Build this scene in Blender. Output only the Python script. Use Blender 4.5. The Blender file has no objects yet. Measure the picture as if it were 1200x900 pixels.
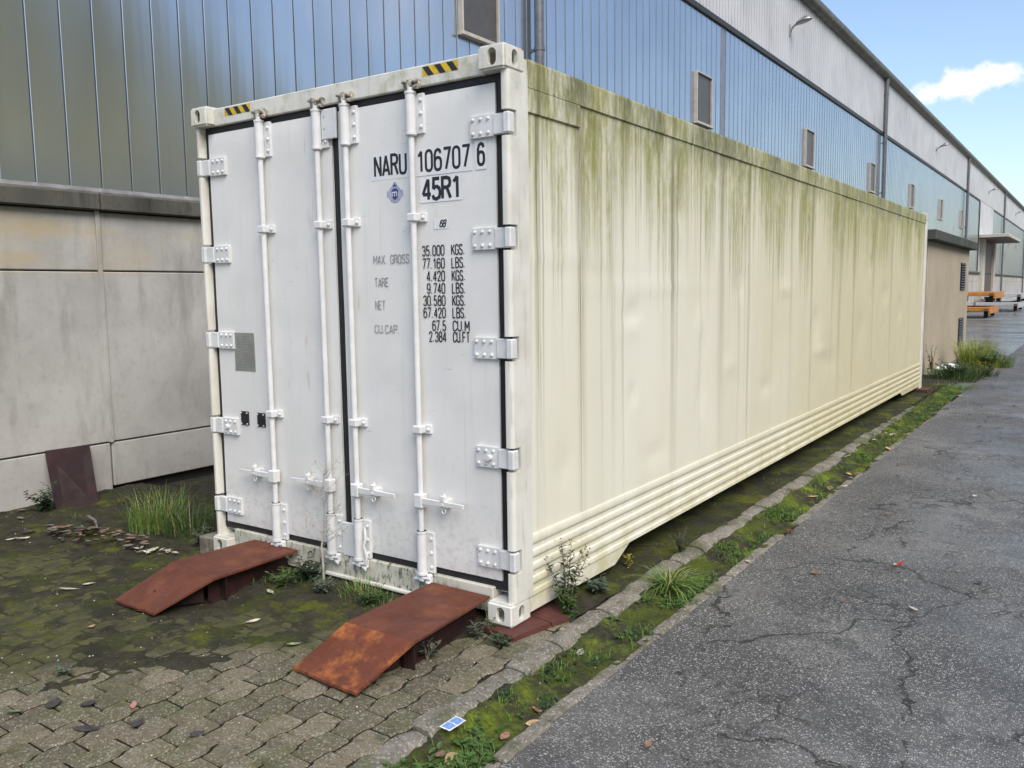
import bpy, bmesh, math, random
from mathutils import Vector, Matrix, noise

random.seed(7)
sc = bpy.context.scene
COL = sc.collection
R = math.radians

# ------------------------------------------------------------------ camera
CAM = Vector((2.38215, -3.43260, 1.71678))
YAW, PITCH, ROLL, FPX = 0.602895, 0.108827, -0.013841, 996.32
f_ = Vector((-math.sin(YAW)*math.cos(PITCH), math.cos(YAW)*math.cos(PITCH), -math.sin(PITCH)))
r_ = Vector((math.cos(YAW), math.sin(YAW), 0)); u_ = r_.cross(f_)
r2 = r_*math.cos(ROLL)+u_*math.sin(ROLL); u2 = -r_*math.sin(ROLL)+u_*math.cos(ROLL)
cd = bpy.data.cameras.new('camera'); cam = bpy.data.objects.new('camera', cd); COL.objects.link(cam)
cam.matrix_world = Matrix(((r2.x, u2.x, -f_.x, CAM.x), (r2.y, u2.y, -f_.y, CAM.y), (r2.z, u2.z, -f_.z, CAM.z), (0, 0, 0, 1)))
cd.sensor_width = 36; cd.lens = FPX/1200*36; cd.clip_start = .05; cd.clip_end = 2000
sc.camera = cam

# ------------------------------------------------------------------ sky, sun, exposure
SUN_EL = R(46); SUN_DIR = Vector((.86, -.50, 0)).normalized()
SUN_DIR = Vector((SUN_DIR.x*math.cos(SUN_EL), SUN_DIR.y*math.cos(SUN_EL), math.sin(SUN_EL)))
W = bpy.data.worlds.new('World'); sc.world = W; W.use_nodes = True
wn, wl = W.node_tree.nodes, W.node_tree.links
bg = wn['Background']; bg.inputs[1].default_value = .10
sky = wn.new('ShaderNodeTexSky'); sky.sky_type = 'NISHITA'; sky.sun_disc = False
sky.sun_elevation = SUN_EL; sky.sun_rotation = math.atan2(SUN_DIR.x, SUN_DIR.y)
sky.altitude = 100; sky.air_density = 1.0; sky.dust_density = 1.6; sky.ozone_density = 1.0
def wmath(op, a, b=None, c=None):
    n = wn.new('ShaderNodeMath'); n.operation = op
    for i, v in enumerate((a, b, c)):
        if v is None: continue
        if isinstance(v, (int, float)): n.inputs[i].default_value = v
        else: wl.new(v, n.inputs[i])
    return n.outputs[0]
tc = wn.new('ShaderNodeTexCoord'); sep = wn.new('ShaderNodeSeparateXYZ'); wl.new(tc.outputs['Generated'], sep.inputs[0])
nz = wn.new('ShaderNodeTexNoise'); nz.inputs['Scale'].default_value = 27; nz.inputs['Detail'].default_value = 7; nz.inputs['Roughness'].default_value = .62
wl.new(tc.outputs['Generated'], nz.inputs['Vector'])
mask = None
CLOUDS = [(-.124, .199, .064, .018, 1), (.62, .30, .10, .03, 1), (-.55, .42, .12, .04, -1), (.35, .36, .09, .03, -1), (.75, .16, .09, .02, -1)]
for (cx, cz, sx, sz, sy) in CLOUDS:      # scattered fair-weather clouds all round the sky
    dx = wmath('DIVIDE', wmath('SUBTRACT', sep.outputs[0], cx), sx)
    tilt = wmath('MULTIPLY', wmath('SUBTRACT', sep.outputs[0], cx), .12)
    dz = wmath('DIVIDE', wmath('SUBTRACT', wmath('SUBTRACT', sep.outputs[2], cz), tilt), sz)
    rr_ = wmath('SQRT', wmath('ADD', wmath('MULTIPLY', dx, dx), wmath('MULTIPLY', dz, dz)))
    e = wmath('SUBTRACT', 1.0, rr_)
    e = wmath('ADD', e, wmath('MULTIPLY', wmath('SUBTRACT', nz.outputs['Fac'], .5), 2.6))
    mr = wn.new('ShaderNodeMapRange'); mr.interpolation_type = 'SMOOTHSTEP'
    mr.inputs[1].default_value = .12; mr.inputs[2].default_value = .75; wl.new(e, mr.inputs[0])
    side = wmath('GREATER_THAN', wmath('MULTIPLY', sep.outputs[1], sy), 0)
    m_ = wmath('MULTIPLY', mr.outputs[0], side)
    mask = m_ if mask is None else wmath('MAXIMUM', mask, m_)
mx = wn.new('ShaderNodeMix'); mx.data_type = 'RGBA'; wl.new(mask, mx.inputs[0]); wl.new(sky.outputs[0], mx.inputs[6])
mx.inputs[7].default_value = (5.2, 5.2, 5.3, 1)
wl.new(mx.outputs[2], bg.inputs[0])
sl = bpy.data.lights.new('sun', 'SUN'); sl.energy = 1.42; sl.angle = R(40); sl.color = (1, .95, .86)   # sun veiled by thin cloud
so = bpy.data.objects.new('sun', sl); COL.objects.link(so); so.rotation_euler = (-SUN_DIR).to_track_quat('-Z', 'Y').to_euler()
so.location = (30, -20, 40)
sc.view_settings.view_transform = 'Standard'; sc.view_settings.look = 'None'; sc.view_settings.gamma = 1
sc.view_settings.exposure = 1.18; sc.view_settings.use_curve_mapping = False

# ------------------------------------------------------------------ material helper
class MT:
    def __init__(s, name, rough=.6, metal=0.0, spec=.5):
        s.m = bpy.data.materials.new(name); s.m.use_nodes = True
        s.n, s.l = s.m.node_tree.nodes, s.m.node_tree.links
        s.b = s.n['Principled BSDF']; s.b.inputs['Roughness'].default_value = rough
        s.b.inputs['Metallic'].default_value = metal; s.b.inputs['Specular IOR Level'].default_value = spec
        g = s.n.new('ShaderNodeNewGeometry'); s.P = g.outputs['Position']; s.N = g.outputs['Normal']
        s.rnd = s.n.new('ShaderNodeObjectInfo').outputs['Random']; s.h = None
    def put(s, sock, v):
        if hasattr(v, 'is_output'): s.l.new(v, sock)
        elif isinstance(v, (tuple, list)): sock.default_value = (*v, 1) if len(v) == 3 and len(sock.default_value) == 4 else v
        else: sock.default_value = v
    def map(s, sx=1, sy=1, sz=1, v=None, off=(0, 0, 0)):
        k = s.n.new('ShaderNodeMapping'); s.l.new(v or s.P, k.inputs[0]); k.inputs['Scale'].default_value = (sx, sy, sz); k.inputs['Location'].default_value = off
        return k.outputs[0]
    def noise(s, scale=5, detail=4, rough=.55, v=None, dist=0):
        k = s.n.new('ShaderNodeTexNoise'); s.l.new(v or s.P, k.inputs['Vector'])
        for a, b in (('Scale', scale), ('Detail', detail), ('Roughness', rough), ('Distortion', dist)): k.inputs[a].default_value = b
        return k.outputs['Fac']
    def vor(s, scale=5, v=None, feature='F1', out='Distance', rnd=1):
        k = s.n.new('ShaderNodeTexVoronoi'); k.feature = feature; s.l.new(v or s.P, k.inputs['Vector']); k.inputs['Scale'].default_value = scale
        k.inputs['Randomness'].default_value = rnd
        return k.outputs[out]
    def math(s, op, a, b=0.0):
        k = s.n.new('ShaderNodeMath'); k.operation = op; s.put(k.inputs[0], a); s.put(k.inputs[1], b); return k.outputs[0]
    def rng(s, x, a, b, c=0., d=1., smooth=True):
        k = s.n.new('ShaderNodeMapRange'); k.interpolation_type = 'SMOOTHSTEP' if smooth else 'LINEAR'
        s.put(k.inputs[0], x)
        for i, v in enumerate((a, b, c, d)): k.inputs[i+1].default_value = v
        return k.outputs[0]
    def mix(s, f, a, b, mode='MIX'):
        k = s.n.new('ShaderNodeMix'); k.data_type = 'RGBA'; k.blend_type = mode
        s.put(k.inputs[0], f); s.put(k.inputs[6], a); s.put(k.inputs[7], b); return k.outputs[2]
    def axis(s, i):
        k = s.n.new('ShaderNodeSeparateXYZ'); s.l.new(s.P, k.inputs[0]); return k.outputs[i]
    def bump(s, h, strength=.3, dist=.01):
        k = s.n.new('ShaderNodeBump'); k.inputs['Strength'].default_value = strength; k.inputs['Distance'].default_value = dist
        s.put(k.inputs['Height'], h)
        if s.h: s.l.new(s.h, k.inputs['Normal'])
        s.h = k.outputs[0]; s.l.new(s.h, s.b.inputs['Normal'])
    def done(s, col, rough=None):
        s.put(s.b.inputs['Base Color'], col)
        if rough is not None: s.put(s.b.inputs['Roughness'], rough)
        return s.m

def simple(name, col, rough=.6, metal=0, var=.12, scale=9, bump=0):
    t = MT(name, rough, metal); n = t.noise(scale, 5)
    c = t.mix(t.rng(n, .3, .7), tuple(x*(1-var) for x in col), tuple(min(1, x*(1+var)) for x in col))
    if bump: t.bump(t.noise(scale*8, 4), bump, .004)
    return t.done(c)

def m_door():
    t = MT('door_white_paint', .38)
    c = t.mix(t.rng(t.noise(3, 5), .35, .7), (.75, .742, .725), (.69, .684, .668))
    streak = t.noise(1, 5, .6, t.map(38, 38, 1.2))
    c = t.mix(t.math('MULTIPLY', t.rng(streak, .56, .8), .28), c, (.42, .41, .36))
    grime = t.math('MULTIPLY', t.rng(t.axis(2), .75, .2), t.rng(t.noise(26, 6, .7), .45, .75))
    c = t.mix(t.math('MULTIPLY', grime, .5), c, (.30, .29, .24))
    rb = t.math('MULTIPLY', t.rng(t.noise(1, 5, .7, t.map(22, 22, 2.2)), .60, .74), t.rng(t.noise(2.3, 3), .48, .60)); c = t.mix(t.math('MULTIPLY', rb, .45), c, (.34, .25, .15))
    scf = t.math('MULTIPLY', t.rng(t.noise(1, 5, .65, t.map(9, 9, 60)), .64, .70), t.rng(t.noise(3.3, 3), .54, .62)); c = t.mix(t.math('MULTIPLY', scf, .45), c, (.33, .33, .33))
    chips = t.rng(t.noise(60, 3, .5), .725, .75); c = t.mix(t.math('MULTIPLY', chips, .5), c, (.18, .16, .14))
    t.bump(t.noise(2.2, 3), .12, .012); t.bump(t.noise(180, 2), .05, .001)
    return t.done(c, t.rng(t.noise(6, 4), .3, .7, .3, .5))
def m_frame():
    t = MT('frame_cream_paint', .45)
    c = t.mix(t.rng(t.noise(4, 5), .35, .7), (.71, .70, .65), (.60, .585, .52))
    st = t.noise(1, 6, .65, t.map(30, 30, 3))
    c = t.mix(t.math('MULTIPLY', t.rng(st, .54, .78), .55), c, (.23, .21, .12))
    up = t.rng(t.axis(2), 2.2, 2.85)
    c = t.mix(t.math('MULTIPLY', up, t.math('MULTIPLY', t.rng(t.noise(7, 6, .7), .46, .72), .6)), c, (.30, .28, .11))
    rust = t.rng(t.noise(23, 6, .7), .69, .76); c = t.mix(t.math('MULTIPLY', rust, .7), c, (.16, .075, .03))
    t.bump(t.noise(140, 3), .08, .001)
    return t.done(c)
def m_sill():
    t = MT('sill_mouldy_cream', .6)
    c = t.mix(t.rng(t.noise(5, 5), .35, .7), (.62, .60, .52), (.47, .46, .37))
    mould = t.math('MULTIPLY', t.rng(t.noise(1, 7, .75, t.map(34, 34, 14)), .47, .62), t.rng(t.noise(3.1, 4), .36, .56))
    c = t.mix(t.math('MULTIPLY', mould, .9), c, (.045, .047, .035))
    t.bump(t.noise(90, 4), .2, .003)
    return t.done(c)
def m_side():
    t = MT('side_cream_paint', .5, 0, .35)
    c = t.mix(t.rng(t.noise(1, 4, .5, t.map(1, 1.6, .5)), .32, .7), (.755, .735, .635), (.70, .675, .56))
    c = t.mix(t.math('MULTIPLY', t.rng(t.math('ADD', t.axis(1), t.math('MULTIPLY', t.noise(.9, 4), 3.0)), 2.0, 9.5), .9), c, (.60, .54, .345))
    Y, Z = t.axis(1), t.axis(2)
    wide = t.noise(1, 4, .6, t.map(0, 1.5, .05)); fine = t.noise(1, 7, .7, t.map(1, 22, .30), .3)
    fine2 = t.noise(1, 6, .75, t.map(1, 75, .8)); grain = t.noise(1, 6, .72, t.map(1, 34, 9)); soft = t.noise(1, 5, .6, t.map(1, 5, 1.1))
    # algae film below the roof rail: runs of uneven length, thinning downwards
    run = t.math('ADD', t.math('MULTIPLY', t.rng(wide, .20, .72), .95), t.math('MULTIPLY', t.rng(fine, .3, .75), .75))
    film = t.rng(t.math('ADD', t.math('SUBTRACT', Z, 2.68), run), .0, 1.0)
    film = t.math('MULTIPLY', film, t.rng(t.math('ADD', t.math('MULTIPLY', grain, .5), t.math('MULTIPLY', soft, .5)), .36, .60, .25, 1))
    c = t.mix(t.math('MULTIPLY', film, .95), c, t.mix(soft, (.28, .27, .045), (.20, .20, .028)))
    # narrow dirt runs at the joints and rivet lines
    wob = t.math('MULTIPLY', t.math('SUBTRACT', t.noise(1, 3, .6, t.map(0, 3, .9)), .5), .05)
    st = None
    for (yi, w, k) in ((.29, .045, 1), (.34, .015, .8), (.74, .07, .95), (.97, .02, .6), (1.12, .05, .5), (1.25, .025, .85), (1.98, .05, 1), (2.06, .02, .7), (2.47, .02, .5), (2.9, .10, .7), (3.3, .04, .6), (3.52, .04, .8),
                       (4.14, .03, .6), (4.7, .06, .5), (5.4, .05, .75), (6.2, .05, .5), (6.55, .10, .8), (7.2, .05, .7), (8.26, .06, .65), (9.4, .05, .55), (10.8, .05, .5)):
        dd = t.math('ABSOLUTE', t.math('SUBTRACT', t.math('ADD', Y, wob), yi)); q = t.rng(dd, w, w*.1, 0, k)
        st = q if st is None else t.math('MAXIMUM', st, q)
    b = t.math('MULTIPLY', t.math('MULTIPLY', st, t.rng(fine2, .34, .62)), t.rng(Z, .1, 2.6, .12, 1))
    c = t.mix(t.math('MULTIPLY', b, .95), c, (.17, .15, .06))
    d = t.math('MULTIPLY', t.rng(fine, .56, .72), t.rng(Z, .1, 2.5, .15, .6)); c = t.mix(t.math('MULTIPLY', d, .55), c, (.30, .28, .13))
    # blackish grime along the rail
    e = t.math('MULTIPLY', t.rng(t.noise(1, 6, .7, t.map(1, 2.6, 1.0)), .38, .60), t.rng(Z, 2.5, 2.78))
    c = t.mix(t.math('MULTIPLY', e, t.rng(grain, .3, .6, .35, .75)), c, (.105, .105, .04))
    sp = t.rng(t.noise(95, 4, .6), .68, .74); c = t.mix(t.math('MULTIPLY', sp, .35), c, (.14, .12, .07))
    low = t.math('MULTIPLY', t.rng(t.axis(2), .55, .05), t.rng(t.noise(5, 6, .7), .38, .66))
    c = t.mix(t.math('MULTIPLY', low, .5), c, (.40, .36, .12))
    t.bump(t.noise(1, 3, .5, t.map(1, 2.2, .2)), .14, .02); t.bump(t.noise(1, 4, .6, t.map(1, 2.5, 2.5)), .25, .012); t.bump(t.noise(160, 2), .06, .001)
    return t.done(c, t.rng(t.noise(4, 4), .3, .7, .42, .62))
def m_rust(name, base, hi, k):
    t = MT(name, .68, 0, .3)
    c = t.mix(t.rng(t.noise(4, 6, .65), .3, .72), base, tuple(x*.62 for x in base))
    c = t.mix(t.math('MULTIPLY', t.rng(t.noise(5.5, 6, .7), .45, .68), k), c, hi)
    c = t.mix(t.math('MULTIPLY', t.rng(t.noise(55, 5, .7), .52, .75), .55), c, (.035, .016, .012))
    sc_ = t.rng(t.noise(1, 3, .5, t.map(9, 120, 9)), .66, .72); c = t.mix(t.math('MULTIPLY', sc_, .3), c, tuple(min(1, x*1.9) for x in base))
    t.bump(t.noise(70, 6, .7), .35, .003)
    return t.done(c, t.rng(t.noise(9, 5), .3, .7, .5, .8))
def m_concrete(name, c1, c2, stain, ys=1, k=.45, och=0):
    t = MT(name, .85, 0, .25)
    c = t.mix(t.rng(t.noise(1.3, 6, .6), .32, .68), c1, c2)
    c = t.mix(t.math('MULTIPLY', t.rng(t.noise(1, 6, .7, t.map(3.5, 3.5, .8*ys)), .48, .72), k), c, stain)
    c = t.mix(t.math('MULTIPLY', t.rng(t.noise(14, 6, .75), .5, .72), k*.7), c, tuple(x*.72 for x in c2))
    ochre = t.math('MULTIPLY', t.rng(t.noise(1, 4, .5, t.map(.7, .7, 2.6)), .44, .62), t.math('MULTIPLY', t.rng(t.axis(2), 1.85, 2.05), och))
    c = t.mix(ochre, c, (.42, .34, .20))
    holes = t.rng(t.vor(8), .035, .02); c = t.mix(t.math('MULTIPLY', holes, .6), c, tuple(x*.3 for x in c2))
    t.bump(t.noise(35, 6, .7), .3, .006); t.bump(holes, -.6, .004)
    return t.done(c)
def m_clad():
    t = MT('blue_metal_cladding', .24, .88)
    c = t.mix(t.rng(t.noise(.8, 4), .3, .7), (.50, .545, .60), (.45, .49, .55))
    c = t.mix(t.math('MULTIPLY', t.rnd, .16), c, (.38, .42, .48))
    c = t.mix(t.math('MULTIPLY', t.rng(t.noise(1, 6, .7, t.map(9, 9, .5)), .5, .8), .25), c, (.28, .29, .30))
    return t.done(c, t.rng(t.noise(1, 2, .5, t.map(2, 2, .3)), .3, .7, .15, .21))
def m_upper():
    t = MT('white_corrugated_sheet', .5, .1)
    c = t.mix(t.rng(t.noise(.6, 4), .3, .7), (.60, .60, .62), (.50, .50, .52))
    st = t.math('MULTIPLY', t.rng(t.noise(1, 6, .7, t.map(14, 14, .6)), .52, .68), t.rng(t.noise(.45, 3), .44, .62))
    c = t.mix(t.math('MULTIPLY', st, .7), c, (.12, .12, .125))
    return t.done(c)
def m_asphalt():
    t = MT('asphalt', .6, 0, .38)
    big = t.noise(.8, 7, .68); mid = t.noise(3.2, 6, .65)
    c = t.mix(t.rng(big, .41, .59), (.060, .057, .053), (.155, .149, .139))
    c = t.mix(t.math('MULTIPLY', t.rng(mid, .46, .66), .75), c, (.034, .033, .032))
    cells = t.vor(120, out='Color'); sp = t.n.new('ShaderNodeSeparateColor'); t.l.new(cells, sp.inputs[0])
    dist = t.vor(120)
    st = t.math('MULTIPLY', t.rng(sp.outputs[0], .5, .85), t.rng(dist, .62, .28))
    c = t.mix(t.math('MULTIPLY', st, t.rng(mid, .3, .7, 1, .6)), c, (.55, .54, .52))
    fine_ = t.rng(t.noise(330, 3, .7), .45, .75); c = t.mix(t.math('MULTIPLY', fine_, .5), c, (.30, .295, .285))
    c = t.mix(t.math('MULTIPLY', t.rng(t.noise(150, 4, .75), .48, .66), .85), c, (.020, .019, .018))
    big_st = t.vor(48, out='Color'); sp2 = t.n.new('ShaderNodeSeparateColor'); t.l.new(big_st, sp2.inputs[0])
    st2 = t.math('MULTIPLY', t.math('GREATER_THAN', sp2.outputs[1], .88), t.rng(t.vor(48), .34, .2))
    c = t.mix(t.math('MULTIPLY', st2, .8), c, (.42, .41, .38))
    wv = t.n.new('ShaderNodeVectorMath'); wv.operation = 'ADD'
    nn = t.n.new('ShaderNodeTexNoise'); nn.inputs['Scale'].default_value = 1.3; nn.inputs['Detail'].default_value = 9; nn.inputs['Roughness'].default_value = .62; t.l.new(t.P, nn.inputs['Vector'])
    sc2 = t.n.new('ShaderNodeVectorMath'); sc2.operation = 'SCALE'; sc2.inputs['Scale'].default_value = .8; t.l.new(nn.outputs['Color'], sc2.inputs[0])
    t.l.new(t.P, wv.inputs[0]); t.l.new(sc2.outputs[0], wv.inputs[1])
    cr = t.vor(.8, t.map(1.5, .8, 1, wv.outputs[0]), 'DISTANCE_TO_EDGE')
    crack = t.math('MULTIPLY', t.rng(cr, .013, .002), t.rng(t.noise(2.1, 5), .47, .56))
    cr2 = t.vor(4.2, t.map(1.3, 1, 1, wv.outputs[0]), 'DISTANCE_TO_EDGE')
    crack2 = t.math('MULTIPLY', t.rng(cr2, .05, .004), t.math('MULTIPLY', t.rng(t.axis(0), .8, 1.4, .3, 1), t.rng(t.noise(1.4, 7, .7, t.map(off=(7, 3, 0))), .44, .62)))
    crack = t.math('MAXIMUM', crack, t.math('MULTIPLY', crack2, .8))
    c = t.mix(t.math('MULTIPLY', crack, .88), c, (.014, .014, .013))
    wet = t.rng(t.noise(.8, 5, .6, t.map(1, .7, 1, off=(3, 0, 0))), .42, .62)
    wet = t.math('MULTIPLY', wet, t.rng(t.axis(0), .8, 1.9, .25, 1))
    t.bump(t.math('SUBTRACT', t.math('MULTIPLY', t.rng(dist, .7, .1), .7), t.math('MULTIPLY', crack, 2)), .75, .006)
    t.bump(t.noise(14, 4), .25, .01)
    return t.done(c, t.rng(wet, 0, 1, .64, .27))
def m_paver():
    t = MT('grey_paver', .82, 0, .3)
    c = t.mix(t.rnd, (.195, .163, .108), (.10, .086, .054))
    c = t.mix(t.math('MULTIPLY', t.rng(t.noise(4, 5, .65), .45, .66), .75), c, (.105, .105, .048))
    g = t.vor(150, out='Color'); sp = t.n.new('ShaderNodeSeparateColor'); t.l.new(g, sp.inputs[0])
    c = t.mix(t.math('MULTIPLY', t.rng(sp.outputs[0], .7, 1), .5), c, (.42, .40, .35))
    c = t.mix(t.math('MULTIPLY', t.rng(sp.outputs[1], .75, 1), .6), c, (.05, .05, .04))
    c = t.mix(t.math('MULTIPLY', t.rng(t.noise(11, 6, .7), .56, .68), .6), c, (.055, .053, .038))
    ln = t.math('SUBTRACT', t.axis(1), t.math('ADD', t.math('MULTIPLY', t.axis(0), 1.163), .387))
    film = t.math('MULTIPLY', t.rng(t.math('ADD', ln, t.math('MULTIPLY', t.noise(3.5, 6, .7), .9)), .10, .62), t.rng(t.axis(0), -.2, -.6))
    film = t.math('MAXIMUM', film, t.math('MULTIPLY', t.rng(t.noise(2.2, 6, .7), .52, .66), .55))
    grn = t.mix(t.rng(t.noise(13, 6, .7), .35, .65), (.036, .036, .020), (.075, .078, .022))
    c = t.mix(t.math('MULTIPLY', film, .93), c, grn)
    t.bump(t.vor(150), .35, .003); t.bump(t.noise(22, 5), .35, .006)
    return t.done(c)
def m_kerb():
    t = MT('kerb_stone_concrete', .85, 0, .3)
    c = t.mix(t.rng(t.noise(6, 6, .65), .34, .66), (.225, .20, .165), (.125, .115, .088))
    g = t.vor(110, out='Color'); sp = t.n.new('ShaderNodeSeparateColor'); t.l.new(g, sp.inputs[0])
    c = t.mix(t.math('MULTIPLY', t.rng(sp.outputs[0], .72, 1), .55), c, (.45, .42, .37))
    c = t.mix(t.math('MULTIPLY', t.rng(sp.outputs[1], .75, 1), .5), c, (.06, .055, .045))
    c = t.mix(t.math('MULTIPLY', t.rng(t.noise(3, 5), .5, .62), .6), c, (.085, .092, .04))
    t.bump(t.vor(110), .4, .004); t.bump(t.noise(18, 5), .4, .008)
    return t.done(c)
def m_moss(name='moss_soil', green=.5):
    t = MT(name, .95, 0, .15)
    c = t.mix(t.rng(t.noise(9, 6, .7), .35, .68), (.034, .033, .023), (.062, .056, .038))
    c = t.mix(t.rng(t.noise(3.2, 6, .68), .56-.14*green, .74-.14*green), c, (.058, .066, .018) if green < .9 else (.075, .095, .016))
    c = t.mix(t.math('MULTIPLY', t.rng(t.noise(2.3, 6, .75, t.map(off=(5, 1, 0))), .58-.11*green, .68), .9), c, (.115, .13, .016) if green < .9 else (.20, .255, .02))
    c = t.mix(t.math('MULTIPLY', t.rng(t.noise(48, 5, .7), .5, .7), .6), c, (.014, .014, .009))
    sp = t.n.new('ShaderNodeSeparateColor'); t.l.new(t.vor(75, out='Color'), sp.inputs[0])
    c = t.mix(t.math('MULTIPLY', t.math('GREATER_THAN', sp.outputs[0], .965), t.rng(t.vor(75), .3, .15)), c, (.27, .25, .2))
    t.bump(t.noise(85, 6, .75), .9, .012); t.bump(t.noise(24, 4), .5, .015)
    return t.done(c)
def m_leaf(name, col, trans=.25, var=.35):
    t = MT(name, .55, 0, .35)
    r = t.noise(40, 2)
    c = t.mix(t.rng(r, .3, .7), tuple(x*(1-var) for x in col), tuple(min(1, x*(1+var)) for x in col))
    t.b.inputs['Subsurface Weight'].default_value = 0
    m = t.done(c)
    tr = t.n.new('ShaderNodeBsdfTranslucent'); t.l.new(c, tr.inputs[0]); ms = t.n.new('ShaderNodeMixShader'); ms.inputs[0].default_value = trans
    t.l.new(t.b.outputs[0], ms.inputs[1]); t.l.new(tr.outputs[0], ms.inputs[2]); t.l.new(ms.outputs[0], t.n['Material Output'].inputs[0])
    return m
def m_ground():
    t = MT('yard_concrete', .5, 0, .5)
    c = t.mix(t.rng(t.noise(.35, 5, .6, t.map(.35, 1.2, 1)), .35, .65), (.11, .115, .11), (.20, .20, .19))
    c = t.mix(t.math('MULTIPLY', t.rng(t.noise(.5, 4), .5, .7), .6), c, (.075, .09, .05))
    return t.done(c, t.rng(t.noise(.4, 5, .6, t.map(.4, 1.3, 1, off=(4, 4, 0))), .42, .58, .16, .7))
def m_louvre(): return simple('vent_metal', (.06, .06, .055), .5, .3)

MAT = dict(
    door=m_door(), frame=m_frame(), sill=m_sill(), side=m_side(), rod=simple('rod_white_paint', (.66, .665, .67), .45, 0, .06, 14, .1),
    hinge=simple('hinge_white_paint', (.65, .655, .655), .42, 0, .08, 14, .1), gasket=simple('black_rubber', (.012, .012, .014), .6, 0, .3, 30),
    keeper=simple('dirty_metal', (.34, .31, .26), .6, .1, .8, 45, .4),
    black=simple('black_print', (.014, .014, .02), .5, 0, .25, 60), worn=simple('worn_print', (.27, .275, .29), .6, 0, .5, 130),
    decal=simple('white_decal', (.735, .74, .75), .35, 0, .03), yellow=simple('hazard_yellow', (.62, .42, .02), .5, 0, .2, 30),
    blue=simple('emblem_blue', (.05, .06, .22), .5, 0, .2, 40), paleblue=simple('emblem_pale_blue', (.32, .35, .55), .5, 0, .25, 60),
    plate=simple('data_plate_metal', (.30, .305, .28), .45, .4, .12, 9), dark=simple('dark_cavity', (.02, .02, .02), .8),
    rust=m_rust('rust_red_steel', (.135, .043, .026), (.22, .075, .032), .6), rusto=m_rust('rust_orange_steel', (.155, .045, .024), (.42, .14, .034), .9),
    rustd=m_rust('dark_maroon_steel', (.030, .014, .015), (.055, .019, .018), .5), plate_red=m_rust('red_brown_steel', (.12, .042, .035), (.17, .06, .045), .5),
    conc=m_concrete('wall_concrete', (.46, .45, .435), (.355, .345, .33), (.20, .185, .16), 1, .55, .8),
    ledge=m_concrete('ledge_concrete', (.115, .11, .095), (.07, .067, .058), (.022, .021, .018), .4, .95),
    clad=m_clad(), cladgrey=simple('grey_metal_strip', (.25, .25, .29), .4, .5), flash=simple('pale_flashing', (.24, .23, .22), .45, .3, .2),
    seam=simple('cladding_seam', (.33, .37, .41), .35, .7, .15),
    upper=m_upper(), trans=simple('brown_transom', (.035, .03, .026), .5, .2, .2), gutter=simple('grey_gutter', (.13, .13, .115), .45, .3, .3, 4),
    pipe=simple('grey_downpipe', (.16, .17, .19), .35, .4, .15), wframe=simple('cream_window_frame', (.43, .39, .35), .5, 0, .12),
    pane=simple('dark_window_pane', (.075, .068, .064), .4, 0, .1), lamp=simple('lamp_grey', (.30, .31, .31), .4, .5), lens=simple('lamp_lens', (.33, .35, .36), .15, 0, .1),
    annex=m_concrete('tan_render', (.43, .365, .27), (.38, .32, .235), (.30, .25, .18), 1, .35),
    slab=m_concrete('mossy_roof_slab', (.085, .09, .075), (.055, .06, .05), (.03, .035, .025), 1, .6), louvre=m_louvre(),
    roof=simple('roof_sheet', (.30, .31, .32), .5, .2), brown=simple('brown_door', (.10, .07, .06), .6, 0, .2), creamw=simple('cream_wall', (.48, .44, .38), .7, 0, .1),
    asphalt=m_asphalt(), paver=m_paver(), kerb=m_kerb(), moss=m_moss(), gutterm=m_moss('gutter_moss', 1.0), vergem=m_moss('verge_moss', .8), soil=m_moss('dark_soil', -.6), ground=m_ground(),
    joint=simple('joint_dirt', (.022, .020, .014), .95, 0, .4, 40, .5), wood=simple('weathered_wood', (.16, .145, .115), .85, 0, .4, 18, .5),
    orange=simple('orange_paint', (.42, .17, .03), .5, 0, .2, 4), silver=simple('pale_grey_paint', (.45, .46, .47), .5, .2, .15), tyre=simple('tyre_rubber', (.02, .02, .02), .8),
    grass=m_leaf('grass_green', (.15, .24, .05)), grassy=m_leaf('grass_yellow', (.29, .35, .06)), grass2=m_leaf('grass_dark', (.06, .115, .03)), straw=m_leaf('dry_grass', (.33, .27, .13)),
    leaf=m_leaf('weed_leaf', (.075, .14, .035)), leafd=m_leaf('weed_leaf_dark', (.04, .075, .035)), leafg=m_leaf('grey_green_leaf', (.105, .14, .10)),
    leafy=m_leaf('yellow_leaf', (.50, .42, .04)), stem=simple('plant_stem', (.17, .13, .09), .8, 0, .3, 40), twig=simple('pale_twig', (.38, .35, .31), .85, 0, .2, 40),
    fbrown=m_leaf('fallen_leaf_brown', (.20, .125, .085), .1), fpale=m_leaf('fallen_leaf_pale', (.47, .43, .35), .1), fdark=m_leaf('fallen_leaf_dark', (.058, .05, .05), .05),
    fgreen=m_leaf('fallen_leaf_green', (.24, .31, .16), .15), fpink=m_leaf('fallen_leaf_pink', (.36, .18, .14), .1), fred=m_leaf('fallen_leaf_red', (.27, .03, .025), .1),
    fgrey=m_leaf('fallen_leaf_grey', (.14, .12, .10), .1), ftan=m_leaf('fallen_leaf_tan', (.50, .33, .19), .1),
    white=simple('white_plastic', (.72, .73, .75), .4, 0, .06), packblue=simple('packet_blue', (.16, .30, .60), .4, 0, .2, 60),
    hill=simple('olive_reflection_hillside', (.42, .335, .12), .95, 0, .35, .12, .4), engrave=simple('plate_engraving', (.225, .23, .21), .6, 0, .2, 60), shed=simple('shed_blue_grey', (.24, .32, .46), .6, 0, .1),
)

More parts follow.
